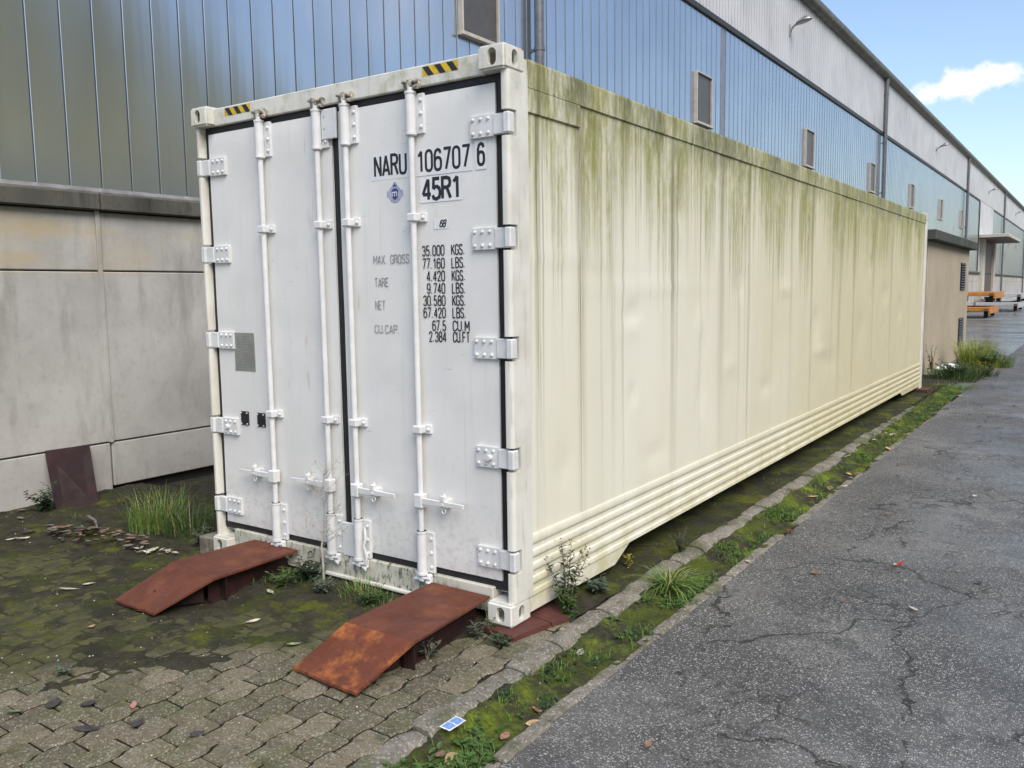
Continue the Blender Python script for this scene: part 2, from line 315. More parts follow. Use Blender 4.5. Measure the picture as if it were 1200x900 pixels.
# ------------------------------------------------------------------ mesh helpers
class MB:
    def __init__(s): s.v = []; s.f = []
    def poly(s, pts):
        b = len(s.v); s.v += [tuple(p) for p in pts]; s.f.append(tuple(range(b, b+len(pts)))); return s
    def box(s, x0, x1, y0, y1, z0, z1):
        b = len(s.v)
        s.v += [(x, y, z) for z in (z0, z1) for y in (y0, y1) for x in (x0, x1)]
        for q in ((0, 2, 3, 1), (4, 5, 7, 6), (0, 1, 5, 4), (2, 6, 7, 3), (0, 4, 6, 2), (1, 3, 7, 5)): s.f.append(tuple(b+i for i in q))
        return s
    def cbox(s, x0, x1, y0, y1, z0, z1, c=.004):
        """box with chamfered edges"""
        b = len(s.v); m = bmesh.new(); bmesh.ops.create_cube(m, size=1)
        for v in m.verts: v.co = ((x0+x1)/2+v.co.x*(x1-x0), (y0+y1)/2+v.co.y*(y1-y0), (z0+z1)/2+v.co.z*(z1-z0))
        bmesh.ops.bevel(m, geom=m.edges[:], offset=c, segments=1, affect='EDGES')
        m.verts.index_update(); s.v += [tuple(v.co) for v in m.verts]
        for f in m.faces: s.f.append(tuple(b+v.index for v in f.verts))
        m.free(); return s
    def cyl(s, p0, p1, r0, r1=None, n=10, caps=True):
        p0, p1 = Vector(p0), Vector(p1); r1 = r0 if r1 is None else r1
        d = (p1-p0).normalized(); a = d.orthogonal().normalized(); c = d.cross(a); b = len(s.v)
        for p, r in ((p0, r0), (p1, r1)):
            for i in range(n):
                t = 2*math.pi*i/n; s.v.append(tuple(p+(a*math.cos(t)+c*math.sin(t))*r))
        for i in range(n): s.f.append((b+i, b+(i+1) % n, b+n+(i+1) % n, b+n+i))
        if caps: s.f.append(tuple(b+i for i in reversed(range(n)))); s.f.append(tuple(b+n+i for i in range(n)))
        return s
    def tube(s, pts, rs, n=6):
        pts = [Vector(p) for p in pts]; b = len(s.v)
        if not isinstance(rs, (list, tuple)): rs = [rs]*len(pts)
        for k, p in enumerate(pts):
            d = (pts[min(k+1, len(pts)-1)]-pts[max(k-1, 0)]).normalized(); a = d.cross(Vector((.31, .77, .2))).normalized(); c = d.cross(a)
            for i in range(n):
                t = 2*math.pi*i/n; s.v.append(tuple(p+(a*math.cos(t)+c*math.sin(t))*rs[k]))
        for k in range(len(pts)-1):
            for i in range(n): s.f.append((b+k*n+i, b+k*n+(i+1) % n, b+(k+1)*n+(i+1) % n, b+(k+1)*n+i))
        s.f.append(tuple(b+i for i in reversed(range(n)))); s.f.append(tuple(b+(len(pts)-1)*n+i for i in range(n)))
        return s
    def extrude_y(s, prof, y0, y1, caps=True):
        """profile of (x, z) extruded along y"""
        b = len(s.v); n = len(prof)
        s.v += [(x, y0, z) for x, z in prof]+[(x, y1, z) for x, z in prof]
        for i in range(n): s.f.append((b+i, b+(i+1) % n, b+n+(i+1) % n, b+n+i))
        if caps: s.f.append(tuple(b+i for i in reversed(range(n)))); s.f.append(tuple(b+n+i for i in range(n)))
        return s
    def extrude_z(s, prof, z0, z1):
        b = len(s.v); n = len(prof)
        s.v += [(x, y, z0) for x, y in prof]+[(x, y, z1) for x, y in prof]
        for i in range(n): s.f.append((b+i, b+(i+1) % n, b+n+(i+1) % n, b+n+i))
        s.f.append(tuple(b+i for i in reversed(range(n)))); s.f.append(tuple(b+n+i for i in range(n)))
        return s
    def grid(s, nx, ny, fn):
        b = len(s.v)
        for j in range(ny+1):
            for i in range(nx+1): s.v.append(tuple(fn(i/nx, j/ny)))
        for j in range(ny):
            for i in range(nx):
                a = b+j*(nx+1)+i; s.f.append((a, a+1, a+nx+2, a+nx+1))
        return s
    def mesh(s, name, mat, smooth=False, fix=False):
        m = bpy.data.meshes.new(name); m.from_pydata(s.v, [], s.f); m.update()
        if fix:
            b = bmesh.new(); b.from_mesh(m); bmesh.ops.recalc_face_normals(b, faces=b.faces); b.to_mesh(m); b.free()
        if mat: m.materials.append(MAT[mat])
        if smooth:
            for p in m.polygons: p.use_smooth = True
        return m
    def build(s, name, mat, parent=None, smooth=False, fix=True):
        return link(name, s.mesh(name, mat, smooth, fix), parent)

def link(name, mesh, parent=None, loc=None, rot=None, scale=None):
    o = bpy.data.objects.new(name, mesh); COL.objects.link(o)
    if parent: o.parent = parent
    if loc: o.location = loc
    if rot: o.rotation_euler = rot
    if scale: o.scale = scale
    return o
def tag(o, label, cat, group=None):
    o['label'] = label; o['category'] = cat
    if group: o['group'] = group
    return o
def struct(o, kind='structure'):
    o['kind'] = kind; return o
def thing(name, label, cat, loc=(0, 0, 0), group=None):
    o = link(name, None, loc=loc); return tag(o, label, cat, group)
def smooth_by_angle(o, ang=40):
    for p in o.data.polygons: p.use_smooth = True
    o.data.set_sharp_from_angle(angle=R(ang))
    return o
def nz3(x, y, z=0., s=1.): return noise.noise(Vector((x*s, y*s, z*s)))
def fbm(x, y, s, o=4): return noise.fractal(Vector((x*s, y*s, .37)), 1.0, 2.0, o)
def sstep(a, b, x):
    t = max(0, min(1, (x-a)/(b-a))); return t*t*(3-2*t)

# ------------------------------------------------------------------ setting: ground, road, yard
struct(MB().poly([(-400, -300, -.14), (400, -300, -.14), (400, 900, -.14), (-400, 900, -.14)]).build('ground', 'ground', fix=False))
ROAD_X = .585
def road_pt(u, v):
    x = ROAD_X+u*11; y = -8+v*150
    return (x, y, -.088+.018*min(1, u*5)+.006*nz3(x, y, 0, .7))
rd = MB(); rd.grid(60, 260, road_pt)
struct(rd.build('road', 'asphalt', smooth=True, fix=False))
struct(MB().poly([(-4.9, -6, -.075), (.30, -6, -.075), (.30, 15.4, -.075), (-4.9, 15.4, -.075)]).build('yard_bed', 'soil', fix=False))

# paved yard: interlocking blocks in rows along y, partly grown over
PB, PL = .133, .205
def bnd(k, y):
    w = 1.0
    if k % 2: t = -math.cos(2*math.pi*((y+1.28)/PL-(k-1)*.5)); a = .0095
    else: t = math.sin(2*math.pi*((y+1.28)/PL)); a = .0075
    return -.366+(k-1)*PB+a*max(-1, min(1, 3.2*t))
def moss_line(x):
    P_ = [(-6, -1.75), (-1.76, -1.66), (-1.47, -1.58), (-1.1, -1.39), (-.92, -1.07), (-.83, -.79), (-.72, -.45), (-.55, -.12), (.2, -.02)]
    for (a, b), (c, d) in zip(P_, P_[1:]):
        if x <= c: return b+(d-b)*(x-a)/(c-a)
    return 0
def moss_f(x, y):
    return (y-moss_line(x))/.50+.75*fbm(x, y, 3.1)+.30*nz3(x, y, 5, 11)-.1
yard = struct(link('paved_yard', None, loc=(-1.5, -1.2, -.03)))
def paver_mesh(par, var):
    rs = random.Random(par*10+var); row = par; y0 = -1.28+row*PL/2; n = 13; g = .0042
    lo = []; hi = []
    for i in range(n):
        y = y0+g+(PL-2*g)*i/(n-1)
        lo.append((bnd(row, y)+g+.0020, y)); hi.append((bnd(row+1, y)-g-.0020, y))
    out = lo+hi[::-1]; cx = sum(p[0] for p in out)/len(out); cy = y0+PL/2
    out = [(x-cx+rs.uniform(-.0016, .0016), y-cy+rs.uniform(-.0016, .0016)) for x, y in out]
    b = MB(); m = len(out)
    r0 = [(x, y, -.05) for x, y in out]; r1 = [(x, y, -.009) for x, y in out]
    r2_ = [(x-math.copysign(.006, x), y-math.copysign(min(.006, abs(y)), y), rs.uniform(-.0008, .0008)) for x, y in out]
    for r in (r0, r1, r2_): b.v += r
    for k in range(2):
        for i in range(m): b.f.append((k*m+i, k*m+(i+1) % m, (k+1)*m+(i+1) % m, (k+1)*m+i))
    for i in range(n-1):       # top as a strip of quads so that the wavy outline stays planar-ish
        j = m-1-i; b.f.append((2*m+i, 2*m+i+1, 2*m+j-1, 2*m+j))
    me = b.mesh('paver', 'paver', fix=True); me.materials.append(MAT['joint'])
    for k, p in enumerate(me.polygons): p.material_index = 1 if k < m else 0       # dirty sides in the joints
    return me, cx, cy
pm = {(p, v): paver_mesh(p, v) for p in (0, 1) for v in range(4)}
cand = []
for r in range(-24, 5):
    for nn in range(-7, 9):
        me, cx, cy = pm[(r % 2, random.randrange(4))]
        x = cx+(r-(r % 2))*PB; y = cy+((r-(r % 2))//2 % 1)*PL+nn*PL
        if y > .35 or y < -2.6: continue
        if y > -.1 and x < -.6: continue
        mf = max(moss_f(x+dx, y+dy)*-1 for dx in (-.05, 0, .05) for dy in (-.08, 0, .08))
        if mf < -1.6: continue                 # wholly under the moss
        d = (Vector((x, y, 0))-CAM).length
        # keep those in or near the frame
        p = Vector((x, y, -.03))-CAM; w_ = p.dot(f_); uu = 600+FPX*p.dot(r2)/w_; vv = 450-FPX*p.dot(u2)/w_
        if uu < -130 or vv > 1010: continue
        cand.append((d, me, x, y))
cand.sort(key=lambda c: c[0])
stuffb = MB()
for k, (d, me, x, y) in enumerate(cand):
    z = -.03+random.uniform(-.0025, .0025)+.006*nz3(x, y, 2, 1.7); rt = (random.uniform(-.012, .012), random.uniform(-.012, .012), random.uniform(-.008, .008))
    if k < 300:
        o = link('paver', me, yard, rot=rt); o.location = (x+1.5, y+1.2, z+.03)
    else:
        b = len(stuffb.v); stuffb.v += [(v.co.x+x+1.5, v.co.y+y+1.2, v.co.z+z+.03) for v in me.vertices]
        stuffb.f += [tuple(b+i for i in p.vertices) for p in me.polygons]
if stuffb.v: struct(stuffb.build('paver_remainder', 'paver', yard), 'stuff')

# moss and soil: fills the joints, swells over the blocks towards the wall
def moss_pt(u, v):
    x = -4.86+u*5.02; y = -2.7+v*3.7
    f = moss_f(x, y); t = sstep(-.55, .75, f)
    heap = .03*sstep(-3.15, -4.1, x+.25*nz3(x, y, 3, 1.3))*sstep(-.9, -.2, y)
    z = -.0505+.0205*t+.0085*fbm(x, y, 8)*(.3+t)+.003*nz3(x, y, 4, 46)+heap+.038*sstep(-.55, -.08, y)*sstep(-2.2, -2.0, x)*sstep(-.10, -.30, x)
    return (x, y, z)
struct(MB().grid(250, 184, moss_pt).build('moss_cover', 'moss', smooth=True, fix=False), 'stuff')
def verge_pt(u, v):
    x = -1.0+u*1.18; y = .2+v*13.2
    return (x, y, -.048+.012*fbm(x, y, 5)+.006*nz3(x, y, 4, 23)-.02*sstep(-.2, -.9, x))
struct(MB().grid(46, 420, verge_pt).build('soil_verge', 'vergem', smooth=True, fix=False), 'stuff')
def gut_pt(u, v):
    x = .25+u*.31; y = -2.4+v*15.4
    return (x, y, -.092+.018*fbm(x, y, 3.5)+.010*nz3(x, y, 4, 19)+.02*sstep(9, 12, y)+.035*sstep(.40, .27, x))
struct(MB().grid(22, 620, gut_pt).build('gutter_strip', 'gutterm', smooth=True, fix=False), 'stuff')

# kerb stones and edging stones
kerb = struct(link('kerb', None, loc=(.22, 0, -.03))); edge = struct(link('road_edging', None, loc=(.55, 0, -.08)))
def stone(x0, x1, L, rnd_, ztop, h, nseg=6):
    b = MB()
    prof = [(x0, -h), (x0, -.006), (x0+.008, 0), (x0+(x1-x0)*.45, .001), (x0+(x1-x0)*.74, -.006), (x1-.014, -.024), (x1-.002, -.06), (x1, -h)] if rnd_ else [(x0, -h), (x0, -.006), (x0+.01, 0), (x1-.012, 0), (x1, -.008), (x1, -h)]
    n = len(prof); 
    for j in range(nseg+1):
        y = L*j/nseg; e = .005 if j in (0, nseg) else 0
        for i, (x, z) in enumerate(prof):
            q = 0 if i in (0, n-1) else 1
            b.v.append((x+q*random.uniform(-.004, .004), y, z-e*q+q*random.uniform(-.003, .003)))
    for j in range(nseg):
        for i in range(n-1): b.f.append((j*n+i, j*n+i+1, (j+1)*n+i+1, (j+1)*n+i))
    b.f.append(tuple(range(n))); b.f.append(tuple(nseg*n+i for i in reversed(range(n))))
    return b
kms = [stone(-.065, .075, .327, True, 0, .12).mesh('kerb_stone', 'kerb', True, True) for _ in range(7)]
ems = [stone(-.036, .036, .352, False, 0, .08).mesh('edging_stone', 'kerb', False, True) for _ in range(6)]
for m in kms: m.set_sharp_from_angle(angle=R(28))
y = -2.31; k = 0
while y < 10.2:
    if not (-.02 < y < .12 and False):
        far = sstep(6, 10, y)
        o = link('kerb_stone', random.choice(kms), kerb, rot=(random.uniform(-.02, .02), random.uniform(-.05, .10), random.uniform(-.04, .04)))
        s_ = .55 if k == 7 else 1
        o.location = (random.uniform(-.012, .012), y, random.uniform(-.012, .004)-.03*far); o.scale = (random.uniform(.9, 1.05), s_, 1)
        y += .337*s_
    k += 1
y = -2.35
while y < 11.3:
    if random.random() > .07 or y < 1.2:
        o = link('edging_stone', random.choice(ems), edge, rot=(0, random.uniform(-.06, .06), random.uniform(-.012, .012)))
        o.location = (random.uniform(-.006, .006), y, random.uniform(-.006, .005)-.012*sstep(2, 6, y))
    y += .36

# ------------------------------------------------------------------ container
CL, CW, CH = 12.192, 2.438, 2.896
cont = thing('shipping_container', 'long white refrigerated shipping container with algae streaked side and closed double doors', 'container', (-CW/2, CL/2, 0))
OFF = Vector((CW/2, -CL/2, 0))
def cpart(b, name, mat, parent=None, fix=True):
    """build in world coordinates, then hang below the container's empty"""
    o = b.build(name, mat, None, fix=fix)
    o.parent = parent or cont
    if parent is None: o.location = OFF
    return o
def oval(w, h, n=14):
    r = w/2; pts = []
    for i in range(n):
        t = math.pi*i/(n-1); pts.append((r*math.cos(t), h/2-r+r*math.sin(t)))
    for i in range(n):
        t = math.pi+math.pi*i/(n-1); pts.append((r*math.cos(t), -h/2+r+r*math.sin(t)))
    return pts
def casting_mesh():
    """casting occupying x -.162..0, y 0..178, z 0..118 with an oval hole in the -y and the +x face"""
    m = bmesh.new(); bmesh.ops.create_cube(m, size=1)
    for v in m.verts: v.co = (-.081+v.co.x*.162, .089+v.co.y*.178, .059+v.co.z*.118)
    bmesh.ops.bevel(m, geom=m.edges[:], offset=.011, segments=3, affect='EDGES')
    me = bpy.data.meshes.new('casting'); m.to_mesh(me); m.free(); o = link('tmp', me)
    def cutter(b):
        c = link('tmpc', b.mesh('c', None, fix=True)); md = o.modifiers.new('b', 'BOOLEAN'); md.operation = 'DIFFERENCE'; md.object = c; md.solver = 'EXACT'; return c
    cs = [cutter(MB().box(-.140, -.024, .024, .150, .022, .096))]
    b = MB(); pts = oval(.052, .082); n = len(pts)
    b.v = [(-.074+x, -.05, .059+z) for x, z in pts]+[(-.074+x, .05, .059+z) for x, z in pts]
    b.f = [(i, (i+1) % n, n+(i+1) % n, n+i) for i in range(n)]+[tuple(range(n)), tuple(range(n, 2*n))]; cs.append(cutter(b))
    b = MB(); b.v = [(-.05, .089+x, .059+z) for x, z in oval(.05, .08)]+[(.05, .089+x, .059+z) for x, z in oval(.05, .08)]
    b.f = [(i, (i+1) % n, n+(i+1) % n, n+i) for i in range(n)]+[tuple(range(n)), tuple(range(n, 2*n))]; cs.append(cutter(b))
    bpy.context.view_layer.update()
    dg = bpy.context.evaluated_depsgraph_get(); res = bpy.data.meshes.new_from_object(o.evaluated_get(dg))
    for c in cs+[o]: bpy.data.objects.remove(c, do_unlink=True)
    res.name = 'corner_casting'; res.materials.clear(); res.materials.append(MAT['frame'])
    for p in res.polygons: p.use_smooth = True; p.material_index = 0
    res.set_sharp_from_angle(angle=R(35))
    return res
cm = casting_mesh(); cmm = cm.copy()
for v in cmm.vertices: v.co.x = -v.co.x
cmm.flip_normals()
cmf = cm.copy(); cmfm = cmm.copy()
for m_ in (cmf, cmfm):
    for v in m_.vertices: v.co.y = -v.co.y
    m_.flip_normals()
for z in (0, CH-.118):
    for me, x, y in ((cm, 0, 0), (cmm, -CW, 0), (cmf, 0, CL), (cmfm, -CW, CL)):
        o = link('corner_casting', me, cont); o.location = Vector((x, y, z))+OFF
# corner posts with cut-outs for the hinges
HZ = [2.53, 1.98, 1.43, .867, .335]
def post(sx, x0):
    b = MB()
    PI_ = .047 if sx > 0 else .040
    full = [(-PI_, .20), (0, .20), (0, .055)]+[(-.022+.022*math.cos(t), .052-.022*math.sin(t)) for t in (0, .4, .8, 1.2, 1.57)][0:5]+[(-PI_+.008, .030), (-PI_+.002, .034), (-PI_, .045)]
    cut = [(-PI_, .20), (0, .20), (0, .098), (-PI_, .098)]
    zs = [.118]; kinds = []
    for z in HZ[::-1]: zs += [z-.062, z+.062]; kinds += [0, 1]
    zs.append(CH-.118); kinds.append(0)
    for a, c, k in zip(zs, zs[1:], kinds):
        prof = [(x0+sx*x, y) for x, y in (cut if k else full)]
        b.extrude_z(prof, a, c)
    return b
smooth_by_angle(cpart(post(1, 0), 'corner_post', 'frame'), 30)
smooth_by_angle(cpart(post(-1, -CW), 'corner_post', 'frame'), 30)
for x in (0, -CW):
    s_ = -1 if x == 0 else 1
    cpart(MB().cbox(min(x, x+s_*.06), max(x, x+s_*.06), CL-.19, CL-.004, .118, CH-.118, .006), 'corner_post', 'frame')
# header, sill
cpart(MB().cbox(-2.278, -.160, .058, .19, 2.776, 2.884, .006), 'door_header', 'frame')
def sill_pt():
    b = MB(); b.cbox(-2.278, -.160, .058, .19, .035, .172, .005); return b
cpart(sill_pt(), 'door_sill', 'sill')
fl = MB()
for a, c in ((-2.25, -1.46), (-1.40, -.70)):
    fl.tube([(a, .048, .034), ((a+c)/2, .047, .036), (c, .048, .033)], .014, 8)
smooth_by_angle(cpart(fl, 'sill_flange', 'frame'))
# rubber gaskets round the doors (slightly wavy lips)
def gasket_strip(p0, p1, w, hor):
    n = 40; b = MB(); ph = random.uniform(0, 9)
    def pt(u, v):
        t = u; s_ = (v-.5)*w*(1+.22*nz3(t*7, ph, 0, 1.3)*(1 if v > .5 else -1))
        p = Vector(p0).lerp(Vector(p1), t)
        return (p.x, p.y-.006*math.sin(v*math.pi), p.z+s_) if hor else (p.x+s_, p.y-.006*math.sin(v*math.pi), p.z)
    return b.grid(n, 4, pt)
GY = .086
cpart(MB().box(-2.402, -.044, .090, .12, .17, 2.80), 'door_backing', 'gasket')
cpart(gasket_strip((-2.40, GY, 2.758), (-.047, GY, 2.758), .062, True), 'gasket', 'gasket')
cpart(gasket_strip((-2.40, GY, .190), (-.047, GY, .190), .062, True), 'gasket', 'gasket')
for x, w in ((-2.382, .05), (-1.224, .062), (-.078, .066)):
    cpart(gasket_strip((x, GY, .17), (x, GY, 2.78), w, False), 'gasket', 'gasket')
# doors
DY = .072
def door_leaf(x0, x1):
    b = MB(); z0, z1 = .212, 2.734
    nx, nz_ = 28, 60
    def pt(u, v):
        x = x0+u*(x1-x0); z = z0+v*(z1-z0)
        e = min(u, 1-u, v*2.3, (1-v)*2.3); y = DY+.0030*nz3(x*2.2, z*1.6, 1)+.0014*nz3(x*6, z*5, 3)-.0022
        if e < .02: y += .004*(1-e/.02)
        return (x, y, z)
    b.grid(nx, nz_, pt)
    b.box(x0+.001, x1-.001, DY+.006, DY+.04, z0+.001, z1-.001)
    return smooth_by_angle(cpart(b, 'door', 'door', fix=False), 50)
doorL = door_leaf(-2.362, -1.252); doorR = door_leaf(-1.198, -.110)
doorL['label'] = 'left door leaf with data plate'; doorR['label'] = 'right door leaf with black lettering'
def dp(b, name, mat, door, ang=None, fix=True):
    o = b.build(name, mat, None, fix=fix); o.parent = door
    return smooth_by_angle(o, ang) if ang else o
def bolt(b, x, y, z, r=.009):
    b.cyl((x, y, z), (x, y-.006, z), r, r*.8, 8); b.cyl((x, y-.006, z), (x, y-.010, z), r*.7, r*.4, 8)
def hinge(door, sx, x0, z, big=False):
    b = MB(); X = lambda a: x0+sx*a
    def bx(xa, xb, *a, c=.003):
        lo, hi = sorted((X(xa), X(xb))); b.cbox(lo, hi, *a, c)
    bx(-.252, -.105, .052, DY+.004, z-.056, z+.056)
    bx(-.106, -.036, .046, DY+.004, z-.050, z+.050, c=.004)
    bx(-.037, .0015, .030, .080, z-.050, z+.050, c=.006)
    for i in range(3):
        for dz in (-.034, .034): bolt(b, X(-.232+.047*i), .052, z+dz, .0105)
    if big: b.cyl((X(-.16), .052, z), (X(-.16), .028, z), .017, .014, 10)
    return dp(b, 'hinge', 'hinge', door, 35)
for k, z in enumerate(HZ):
    hinge(doorR, 1, 0, z, k == 3); hinge(doorL, -1, -CW, z-.004, k == 3)
RODS = [(-1.822, doorL, -1), (-1.330, doorL, -1), (-1.104, doorR, 1), (-.622, doorR, 1)]
RY = .034
for k, (x, d, hs) in enumerate(RODS):
    b = MB(); b.cyl((x, RY, .17), (x, RY, 2.79), .0165, n=14)
    dp(b, 'locking_rod', 'rod', d, 40)
    for za, zb in ((2.53, 2.755), (.165, .415)):
        b = MB(); b.cyl((x, RY, za), (x, RY, zb), .0275, n=16)
        for zz in (za+.004, zb-.012): b.cyl((x, RY, zz), (x, RY, zz+.012), .031, n=16)
        b.cbox(x+.005, x+.068, .056, DY+.004, za+.01, zb-.01, .003)
        for q in range(3): bolt(b, x+.05, .056, za+.045+(zb-za-.09)*q/2, .012)
        dp(b, 'rod_bearing', 'rod', d, 35)
    for z in (2.110, .978):
        b = MB(); b.cbox(x-.030, x+.030, RY-.024, DY+.004, z-.022, z+.022, .006); b.cbox(x+.02, x+.066, .054, DY+.004, z-.024, z+.024, .003)
        bolt(b, x+.050, .054, z, .012); dp(b, 'rod_guide', 'rod', d, 35)
    # cams and keepers at both ends
    for z, s_ in ((2.795, 1), (.150, -1)):
        b = MB()
        b.cbox(x-.018, x+.018, RY-.016, .060, z-.022, z+.022, .006)
        b.cbox(x-.052, x-.026, .034, .060, z-.026+.004*s_, z+.03, .007); b.cbox(x+.026, x+.058, .030, .060, z-.03, z+.024, .008)
        b.cyl((x-.05, .03, z+.012*s_), (x+.055, .028, z+.004), .0095, n=8); b.cyl((x+.03, .034, z-.02), (x+.062, .02, z-.028), .011, .008, 8)
        dp(b, 'cam_keeper', 'keeper' if s_ > 0 else 'rod', d, 35)
    # handle bar, hub and catch
    z = .588; L = .315
    b = MB(); b.cbox(x-.03, x+.03, .006, .058, z-.042, z+.036, .006)
    xa, xb = sorted((x, x+hs*L)); h = MB(); h.cbox(xa, xb, .010, .021, z-.021, z+.021, .004)
    for v_ in range(len(h.v)):       # the free end tapers
        px, py, pz = h.v[v_]
        if abs(px-(x+hs*L)) < .01: h.v[v_] = (px, py-.004, z+(pz-z)*.55+.004)
    nb = len(b.v); b.v += h.v; b.f += [tuple(i+nb for i in f) for f in h.f]
    dp(b, 'handle', 'rod', d, 30)
    cxx = x+hs*(.17 if k != 2 else .14); b = MB()
    b.cbox(cxx-.024, cxx+.024, .020, DY+.003, z-.022, z+.026, .004); b.cbox(cxx-.012, cxx+.02, .004, .030, z+.010, z+.050, .006)
    b.cyl((cxx+.008, .02, z+.045), (cxx+.008, .02, z+.060), .011, .007, 8)
    ring = [(cxx+.005+.013*math.cos(t), .018, z-.036+.015*math.sin(t)) for t in [i*math.pi/5 for i in range(11)]]
    b.tube(ring, .0035, 5)
    b.cyl((cxx, .022, z), (cxx, .004, z), .013, .010, 8)
    dp(b, 'handle_catch', 'rod', d, 35)
# overlap plates at the meeting edge
dp(MB().cbox(-1.305, -1.188, .046, .062, 2.585, 2.752, .004), 'overlap_plate', 'rod', doorL)
dp(MB().cbox(-1.252, -1.142, .046, .062, .170, .372, .004), 'overlap_plate', 'rod', doorR)
b = MB(); b.tube([(-1.05, .03, .37), (-1.035, .02, .31), (-1.05, .018, .26), (-1.03, .02, .20), (-1.045, .022, .15)], [.006, .010, .007, .010, .006], 6); dp(b, 'seal_wire', 'rod', doorR, 40)
# plates on the left door
b = MB(); b.cbox(-2.195, -1.998, DY-.006, DY-.001, 1.232, 1.478, .002); pl = dp(b, 'data_plate', 'plate', doorL)
b = MB()
for i in range(13):
    zz = 1.455-i*.0165
    for (xa, xb) in ((-2.178, -2.12), (-2.112, -2.02)):
        if random.random() < .85: b.poly([(xa, DY-.0066, zz), (xb-random.uniform(0, .03), DY-.0066, zz), (xb-random.uniform(0, .03), DY-.0066, zz-.005), (xa, DY-.0066, zz-.005)])
for (xx, zz) in ((-2.188, 1.47), (-2.006, 1.47), (-2.188, 1.24), (-2.006, 1.24)): b.cyl((xx, DY-.005, zz), (xx, DY-.009, zz), .006, n=8)
dp(b, 'plate_engraving', 'engrave', doorL, fix=False)
for xx in (-2.122, -1.962):
    b = MB(); b.cbox(xx-.038, xx+.038, DY-.010, DY, .880, .970, .003)
    dp(b, 'black_plate', 'gasket', doorL)
    for sx in (-.028, .028):
        for sz in (-.035, .035): b = MB(); bolt(b, xx+sx, DY-.010, .925+sz, .004); dp(b, 'screw', 'rod', doorL)
# hazard stripes on the header
for x0, x1 in ((-2.168, -1.922), (-.558, -.322)):
    z0, z1 = 2.824, 2.872; yy = .0575; n = 5
    dp(MB().poly([(x0, yy, z0), (x1, yy, z0), (x1, yy, z1), (x0, yy, z1)]), 'hazard_sticker', 'yellow', cont, fix=False).location = OFF
    b = MB(); w = (x1-x0)/6
    for i in range(3):
        a = x0+w*(2*i+.55)+.001; sh = .038
        pts = [(a+sh-.02, z0), (a+w+sh-.02, z0), (a+w-.02, z1), (a-.02, z1)]
        b.poly([(min(x1, max(x0, px)), yy-.0008, pz) for px, pz in pts])
    dp(b, 'hazard_stripes', 'black', cont, fix=False).location = OFF

